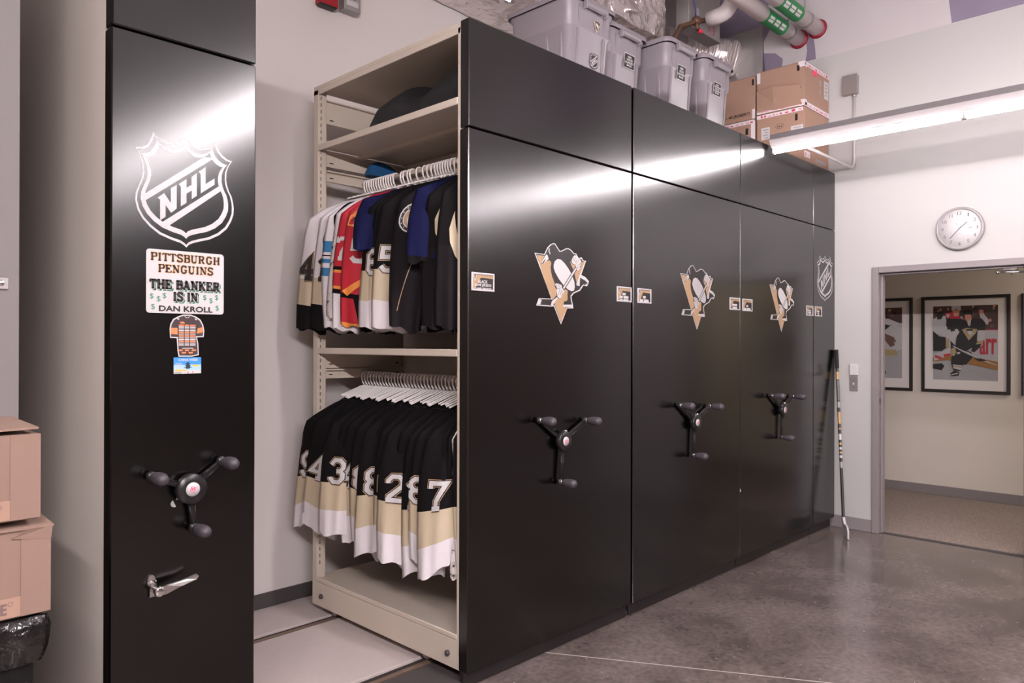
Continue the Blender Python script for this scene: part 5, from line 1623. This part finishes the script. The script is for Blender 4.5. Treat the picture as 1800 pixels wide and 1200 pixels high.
class Sleeve:
    """left sleeve hanging toward the aisle; F(s, v, h) is a point on its outer face"""
    PTS = [(0, -.150, -.136, .030), (.05, -.186, -.152, .036), (.12, -.222, -.184, .056), (.22, -.258, -.245, .096), (.36, -.278, -.355, .104),
           (.52, -.290, -.470, .107), (.68, -.300, -.590, .104), (.84, -.310, -.720, .098), (1, -.318, -.860, .086)]
    def __init__(s, phi, lean=0.0, dy=0.0, seed=0, wid=1.0, thick=.020, length=1.0, fold=.006, out=0.0, slant=.03, front=0.0, cant=0.0):
        rr = random.Random(seed)
        s.phi = phi; s.n0 = Vector((-cos(phi), -sin(phi), 0))
        s.lean, s.dy, s.wid, s.th, s.len, s.fold, s.out, s.slant = lean, dy, wid, thick, length, fold, out, slant
        s.front = front; s.cant = cant
        s.ph = [rr.uniform(0, 6.28) for _ in range(6)]
        s.flare = rr.uniform(-.16, .22); s.wave = rr.uniform(.004, .014)
    def C(s, v):
        v = min(max(v, 0), 1)
        for a, b in zip(s.PTS, s.PTS[1:]):
            if v <= b[0]:
                t = (v-a[0])/(b[0]-a[0])
                break
        x, z, w = [a[i]+(b[i]-a[i])*t for i in (1, 2, 3)]
        q = max(0, v-.12)/.88
        x += -s.lean*q**1.3-s.out*min(1, v*3)
        zz = z if z > -.16 else -.16+(z+.16)*s.len
        return Vector((x, s.dy*q**1.2, zz)), w*(1+(s.wid-1)*min(1, v*3))
    def F(s, sx, v, h=0.0, back=False):
        vv = v+s.slant*sx*v*(1 if v < .98 else 1)*.5
        c, w = s.C(min(vv, 1.0))
        if vv > 1: c = c+Vector((0, 0, -(vv-1)*.8))
        b = s.th*(.5+.5*min(1, v*2))*max(0, 1-abs(sx)**2.4)**.5
        f = s.fold*min(1, v*1.6)
        wr = f*(sin(sx*3.1+s.ph[0]+v*1.7)+.6*sin(sx*6.5+s.ph[1]-v*2.3))
        if v > .72: wr *= 1+(v-.72)*4.5
        wr *= (1-abs(sx)**4)
        fr = s.front*min(1, max(0, v-.12)*3.2)
        t = min(1, max(0, (v-.06)/.34)); t = t*t*(3-2*t)
        a = radians(86)*(1-t)+s.phi*t
        n = Vector((-cos(a), -sin(a), 0)); wd = Vector((sin(a), -cos(a), 0))
        w *= 1+s.flare*max(0, v-.62)*2.2
        if vv > .985: c = c+Vector((0, 0, s.wave*sin(sx*4.5+s.ph[3])))
        return c+wd*(w*sx)+n*((-b*.8 if back else b)+wr+h)+s.n0*fr+Vector((0, 0, -s.cant*sx*w*max(0, v-.5)*2))
    def mesh(s, bands, cuff_open=True):
        """bands: [(v_start, material)]"""
        vs = sorted(set([i/22 for i in range(23)]+[b[0] for b in bands if b[0] > 0]+[b[0]+.006 for b in bands if b[0] > 0]))
        n = 13
        rows = []
        for v in vs:
            r = [s.F(-1+2*k/(n-1), v) for k in range(n)]
            r += [s.F(1-2*k/(n-1), v, 0, True) for k in range(1, n-1)]
            rows.append(r)
        def mt(i, j):
            v = (vs[i]+vs[i+1])/2
            q = bands[0][1]
            for b in bands:
                if v >= b[0]: q = b[1]
            return q
        m = MB(); m.grid(rows, mt, True, True)
        m.face(range(len(rows[0])), bands[-1][1])
        return m
    def fn(s, v0, s0=0.0):
        def f(x, y, h):
            c, w = s.C(v0)
            return s.F(max(-1.0, min(1.0, s0+x/w)), v0-y/(.79*s.len), h)
        return f
    def ok(s): return True

def clip_number(m, fn, txt, w, h, layers):
    number(m, fn, txt, 0, 0, w, h, layers)

def patch(m, fn, r):
    """round shoulder patch: ring with a pale figure"""
    def disc(rr, mt, h, sy=1.15):
        N_ = 20
        V = [fn(0, 0, h)]+[fn(rr*cos(2*pi*k/N_), rr*sy*sin(2*pi*k/N_), h) for k in range(N_)]
        m.add(V, [(0, 1+k, 1+(k+1) % N_) for k in range(N_)], mt, True)
    disc(r, WHT, .0015); disc(r*.90, INK, .0022); disc(r*.70, WHT, .0029); disc(r*.62, GOLD, .0036)
    for k in range(14):
        a = 2*pi*k/14
        stroke(m, fn, [(r*.76*cos(a), r*.76*1.15*sin(a)), (r*.84*cos(a), r*.84*1.15*sin(a))], .006, WHT, .0030)
    P = [(-.25, -.55), (-.40, -.1), (-.2, .42), (.15, .5), (.40, .2), (.34, -.3), (.1, -.62)]
    V = [fn(0, 0, .0045)]+[fn(a*r, b*r, .0045) for a, b in P]
    m.add(V, [(0, 1+k, 1+(k+1) % len(P)) for k in range(len(P))], WHT, True)
    P = [(-.10, -.45), (-.22, -.05), (-.06, .3), (.08, .1), (.05, -.3)]
    V = [fn(0, 0, .0052)]+[fn(a*r, b*r, .0052) for a, b in P]
    m.add(V, [(0, 1+k, 1+(k+1) % len(P)) for k in range(len(P))], GOLD, True)

NUMW = [(.40, GOLD), (.33, INK), (.235, WHT)]        # white numeral, black line, gold edge
NUMK = [(.40, INK), (.36, GOLD), (.29, INK)]         # black numeral on white
NUMR = [(.27, WHT)]
def hem(main, hemc=(JG, JW)):
    def f(z):
        if z < -.80: return hemc[1]
        if z < -.68: return hemc[0]
        return main
    return f
def plain(main):
    return lambda z: main

_proto = {}
def cached(key, maker, name, parent):
    if key in _proto:
        o = _proto[key].copy(); COL.objects.link(o)
    else:
        o = maker().build(name, None, True, True)
        _proto[key] = o
        return _attach(o, parent)
    return _attach(o, parent)
def _attach(o, parent):
    o.parent = parent
    return o

TUCK = [(0, 'main')]
def jersey(y, rod, label, group, bodyk, sl, bands, num=None, extra=None, rot=0.0, right=None, bodylen=1.0, name='hockey_jersey', cat='jersey', vn=.575, numw=.19, numh=.118, layers=NUMW, s0=0.0):
    t = thing(name, label, cat, (ROD, y, rod), group)
    t.rotation_euler = (0, 0, radians(rot))
    mt, hm = bodyk
    cached(('body', mt.name, hm is not None, bodylen), lambda: body_mesh(hem(mt, hm) if hm else plain(mt), len(_proto), bodylen), 'body', t)
    s = sl.mesh(bands).build('sleeve', None, True)
    s.parent = t
    # far sleeve, tucked inside the cabinet
    rb = right or bands
    key = ('right', tuple((b[0], b[1].name) for b in rb), round(sl.len, 2))
    def mk():
        q = Sleeve(radians(86), -.15, .0, 3, .33, .006, sl.len, .0012, -.04)
        return q.mesh(rb)
    r = cached(key, mk, 'sleeve', t)
    r.scale = (-1, 1, 1)
    if num or extra:
        m = MB()
        if num: clip_number(m, sl.fn(vn, s0), num, numw, numh, layers)
        if num:
            o = m.build('sleeve_number', None, True, False)
            o.parent = s
        if extra:
            for ex in (extra if isinstance(extra, (list, tuple)) else [extra]):
                m2 = MB(); nm = ex(m2, sl)
                o = m2.build(nm, None, True, False)
                o.parent = s
    return t

PENS = [(0, JB), (.655, JG), (.845, JW)]
LOWG = 'black jerseys packed on the lower rail'
rods = {'low': 1.360, 'up': 2.488}
# -- lower rail: the sleeves that show, from the far end to the near end
low = [   # y, numeral, lean, angle, forward bulge, length, numeral offset across the sleeve, cuff cant
 (1.225, '9', .005, 24, .000, 0.93, -.30, -0.45, 'black jersey farthest in on the lower rail, sleeve number ending in nine'),
 (1.165, '4', .000, 42, .000, 1.00, -.35, 0.35, 'black jersey with partly hidden sleeve four, second from the far lower end'),
 (1.000, '3', .010, 30, .075, 0.94, .00, 0.10, 'black jersey with a clear white sleeve three on the lower rail'),
 (0.930, '5', -.015, 46, .004, 0.99, -.62, 0.50, 'black jersey whose sleeve number is a thin strip beside the sleeve three'),
 (0.865, '4', .000, 34, .018, 0.96, -.45, -0.35, 'black jersey with sleeve four just left of the two sleeve eights'),
 (0.785, '8', -.006, 46, .010, 1.03, -.30, 0.45, 'black jersey with sleeve eight half covered by the next sleeve eight'),
 (0.690, '8', .010, 30, .040, 1.00, -.05, -0.25, 'black jersey with clear sleeve eight at the middle of the lower rail'),
 (0.575, '0', -.012, 46, .000, 1.05, -.28, 0.30, 'black jersey with sleeve zero behind the sleeve two'),
 (0.500, '2', .004, 32, .064, 1.01, -.05, 0.30, 'black jersey with clear white sleeve two on the lower rail'),
 (0.415, '5', -.016, 38, .000, 0.98, -.45, 0.55, 'black jersey with its sleeve number almost hidden, right of the sleeve two'),
 (0.345, '1', -.008, 40, .004, 1.05, -.40, -0.30, 'black jersey with sleeve one left of the sleeve seven'),
 (0.285, '8', -.004, 46, .006, 1.02, -.55, 0.35, 'black jersey with sleeve eight tucked behind the sleeve seven'),
 (0.205, '7', .012, 28, .030, 1.01, .05, -0.40, 'black jersey nearest on the lower rail with large sleeve seven'),
]
for i, (y, nt, ln, ph, fr, le, s0, ct, lab) in enumerate(low):
    sl = Sleeve(radians(ph), ln, (.050 if i == 0 else .03 if i == 1 else .0), 20+i, 1.0, .021, le, .0085, (.043 if i == 0 else .02 if i == 1 else 0), .05*(1 if i % 2 else -.6), fr, ct)
    jersey(y, rods['low'], lab, LOWG, (JB, (JG, JW)), sl, PENS, nt, numw=.098, numh=.120, vn=.570, s0=s0)
RK = ('right', 'spare')
def spare_right():
    return Sleeve(radians(86), -.15, .0, 3, .33, .006, .97, .0012, -.04).mesh(PENS)
k = 0
y = .095
while y < 1.25:
    if all(abs(y-q[0]) > .016 for q in low):
        sl = Sleeve(radians(80), -.075, .0, 60+k % 3, .62, .006, .98, .0015)
        t = thing('hockey_jersey', 'black jersey between the numbered ones on the lower rail, its sleeve tucked behind', 'jersey', (ROD+.012, y, rods['low']), LOWG)
        cached(('body', JB.name, True, 1.0), None, 'body', t)
        cached(('tuck', k % 3), lambda: sl.mesh(PENS), 'sleeve', t)
        r = cached(RK, spare_right, 'sleeve', t)
        if r: r.scale = (-1, 1, 1)
        k += 1
    y += .034
# speckled jersey right behind the near post on the lower rail
sl = Sleeve(radians(40), -.035, .012, 91, .34, .008, 1.05, .002)
jersey(.100, rods['low'], 'grey speckled camouflage jersey at the near end of the lower rail', 'camouflage jerseys', (JC, None), sl, [(0, JC)])

# -- upper rail
UPG = 'jerseys on the upper rail'
def up(y, lab, body, phi, lean, bands, num=None, extra=None, seed=0, **k):
    kw = dict(wid=k.pop('wid', 1.0), thick=k.pop('thick', .018), length=k.pop('length', 1.02), fold=k.pop('fold', .006), out=k.pop('out', 0.0), slant=k.pop('slant', .04), front=k.pop('front', 0.0), cant=k.pop('cant', 0.0))
    sl = Sleeve(radians(phi), lean, k.pop('dy', 0.0), seed, **kw)
    return jersey(y, rods['up'], lab, UPG, body, sl, bands, num, extra, **k)
def patch_at(v, r, s0=0.0):
    def f(m, sl):
        patch(m, sl.fn(v, s0), r); return 'round_patch'
    return f
def poly_on(pts, mt, nm, v0, h=.002):
    def f(m, sl):
        fn = sl.fn(v0)
        from mathutils.geometry import tessellate_polygon
        # fine strips so that the shape follows the cloth
        ys = [p[1] for p in pts]
        n = 26
        y0, y1 = min(ys), max(ys)
        def span(yv):
            xs = []
            for i in range(len(pts)):
                (x1, a), (x2, b) = pts[i], pts[i-1]
                if (a > yv) != (b > yv): xs.append(x1+(x2-x1)*(yv-a)/(b-a))
            return (min(xs), max(xs)) if len(xs) >= 2 else None
        prev = None
        for i in range(n+1):
            yv = y0+(y1-y0)*(i+.001)/(n+.002)
            sp = span(yv)
            if sp and prev:
                a, b = prev
                for q in range(6):
                    u, w_ = q/6, (q+1)/6
                    m.add([fn(b[0]+(b[1]-b[0])*u, a, h), fn(b[0]+(b[1]-b[0])*w_, a, h), fn(sp[0]+(sp[1]-sp[0])*w_, yv, h), fn(sp[0]+(sp[1]-sp[0])*u, yv, h)], [(0, 1, 2, 3)], mt, True)
            prev = (yv, sp) if sp else None
        return nm
    return f
def seq(*fs):
    return list(fs)
def line_on(pts, w, mt, nm, v0):
    def f(m, sl):
        stroke(m, sl.fn(v0), pts, w, mt, .0022, sub=6); return nm
    return f
WSL = [(0, JW), (.665, JG), (.845, JB)]
up(1.215, 'white jersey at the far end of the upper rail with black sleeve four', (JW, (JG, JB)), 30, .005, WSL, '4',
   poly_on([(.02, .10), (.09, .04), (.09, -.14), (.04, -.06)], JBL, 'blue_wedge', .30), 1, numw=.115, layers=NUMK, vn=.585, dy=.03, s0=-.5, out=.043)
up(1.135, 'white jersey with round sleeve patch and black sleeve one, upper rail', (JW, (JG, JB)), 30, .010, WSL, '1',
   patch_at(.37, .066), 2, numw=.085, layers=NUMK, vn=.60, s0=-.38, front=.020)
up(1.060, 'white jersey with blue sleeve stripes on the upper rail', (JW, None), 42, -.010, [(0, JW), (.40, JBL), (.485, JW), (.505, JB), (.515, JW), (.535, JBL), (.565, JW), (.60, JBL), (.66, JW)], None,
   poly_on([(-.10, .12), (.02, .16), (.08, -.10), (.0, -.20), (-.06, -.04)], JB, 'black_panel', .22), 3, front=.016)
up(.990, 'white speckled camouflage jersey in the upper row beside the red jerseys', (JC, None), 36, .012, [(0, JW), (.36, JC)], None, None, 4, length=.92, front=.0, wid=.9)
RB = [(0, JR), (.60, JB), (.625, JO), (.645, JR), (.735, JO), (.755, JB), (.785, JW)]
def cat_crest(m, sl):
    fn = sl.fn(.255, -.42)
    for P, mt, h in (([(-.05, -.05), (-.045, .0), (-.02, .03), (.0, .055), (.02, .045), (.045, .02), (.05, -.02), (.03, -.055), (.0, -.06)], JO, .002),):
        V = [fn(0, 0, h)]+[fn(a, b, h) for a, b in P]
        m.add(V, [(0, 1+k, 1+(k+1) % len(P)) for k in range(len(P))], mt, True)
    stroke(m, fn, [(-.03, -.03), (-.01, .0), (.01, .03)], .007, INK, .003)
    stroke(m, fn, [(.0, -.04), (.02, -.01), (.03, .02)], .007, INK, .003)
    stroke(m, fn, [(-.02, -.05), (.02, -.055)], .006, WHT, .003)
    return 'shoulder_crest'
up(.930, 'red jersey with white sleeve seven, left of the two red jerseys', (JR, (JB, JW)), 34, .022, RB, '7', None, 5, numw=.09, layers=NUMR, vn=.47, s0=-.5, front=.012)
up(.855, 'red jersey with white sleeve five and long orange trimmed cuff', (JR, (JB, JR)), 34, .004, [(0, JR), (.80, JB), (.83, JR), (.98, JO)], '5',
   seq(cat_crest, poly_on([(-.09, -.02), (.09, .10), (.09, .075), (-.06, -.045)], JO, 'orange_trim', .76), poly_on([(-.02, -.02), (.10, .075), (.10, -.16), (.03, -.16)], JB, 'dark_cuff_panel', .80)), 6, numw=.10, layers=NUMR, vn=.50, length=1.0, front=.018, s0=-.1)
up(.745, 'navy short sleeved shirt between red and black jerseys, upper rail', (JN, None), 38, .020, [(0, JN)], None, None, 7, length=.44, front=.035, wid=.85, name='tee_shirt', cat='shirt', bodylen=.85)
up(.675, 'black jersey with white sleeve six on the upper rail', (JB, (JG, JW)), 36, .000, PENS, '6', None, 8, numw=.10, vn=.60, s0=-.2, front=.012)
up(.620, 'black jersey with a covered sleeve eight, between sleeve six and sleeve five', (JB, (JG, JW)), 36, -.006, PENS, '8', None, 9, numw=.10, vn=.60, s0=-.7)
up(.565, 'black jersey with white sleeve five on the upper rail', (JB, (JG, JW)), 34, .004, PENS, '5', None, 10, numw=.10, vn=.585, s0=-.2, front=.024)
up(.420, 'charcoal track jacket with round patch and thin gold piping', (JD, None), 33, .020, [(0, JD)], None,
   seq(patch_at(.33, .068, -.12), line_on([(.06, .24), (.02, .06), (-.05, -.20)], .004, GOLD, 'patch_and_piping', .66)), 11, length=1.02, front=.022, name='track_jacket', cat='jacket')
up(.290, 'navy short sleeved shirt hanging over the charcoal track jacket', (JN, None), 32, .020, [(0, JN), (.94, JB)], None, None, 12, length=.58, out=.0, front=.022, wid=.95, name='tee_shirt', cat='shirt', bodylen=.9)
sw = [(-.020, .15), (-.005, .08), (.030, -.02), (.060, -.075), (.055, -.115), (.0, -.07), (-.035, -.01), (-.045, .06)]
up(.205, 'black jacket with cream sleeve flash, left of two near the post', (JD, None), 30, .004, [(0, JB), (.55, JD)], None, poly_on(sw, JG, 'cream_flash', .44), 13, name='track_jacket', cat='jacket')
up(.128, 'black jacket with cream sleeve flash nearest the upper near post', (JD, None), 55, -.01, [(0, JB), (.55, JD)], None, poly_on([(a*.7, b-.06) for a, b in sw], JG, 'cream_flash', .44), 14, wid=.8, name='track_jacket', cat='jacket')
k = 0
for y in (.648, .593, .530, .500, .470, .400, .370, .340, .262, .233, .168, 1.175, 1.095, .78, .71):
    t = thing('hockey_jersey', 'black jersey squeezed between others on the upper rail, hardly showing', 'jersey', (ROD+.015, y, rods['up']), 'hidden black jerseys on the upper rail')
    cached(('body', JB.name, True, 1.0), None, 'body', t)
    cached(('tuck', k % 3), None, 'sleeve', t)
    r = cached(RK, spare_right, 'sleeve', t)
    r.scale = (-1, 1, 1)
    k += 1

# -- hangers
y = .092; k = 0
while y < 1.255:
    hanger(y, rods['low'], ((k*29) % 11-5)*.25, 'white plastic hanger holding a black jersey on the lower rail', 'white hangers on the lower rail', (.165, .190, .178, .200, .170)[(k*3) % 5])
    y += .0290; k += 1
ys = [1.235-.0235*i for i in range(13)]+[.885, .862, .825, .80, .745, .69, .655, .62]+[.59-.021*i for i in range(7)]+[.27-.022*i for i in range(9)]
for k, y in enumerate(ys):
    hanger(y, rods['up'], ((k*31) % 11-5)*.25, 'white plastic hanger holding clothes on the upper rail', 'white hangers on the upper rail', (.135, .150)[k % 2])
for k, (y, rot) in enumerate(((.447, 28), (.417, 27), (.386, 29), (.355, 27), (.325, 30), (.295, 28))):
    o = hanger(y, rods['up']-.0, rot, 'empty white hanger turned askew among the upper rail clothes', 'empty white hangers on the upper rail')
hanger(.215, rods['up'], 34, 'empty white hanger with its loop sticking out nearest the upper near post', None)
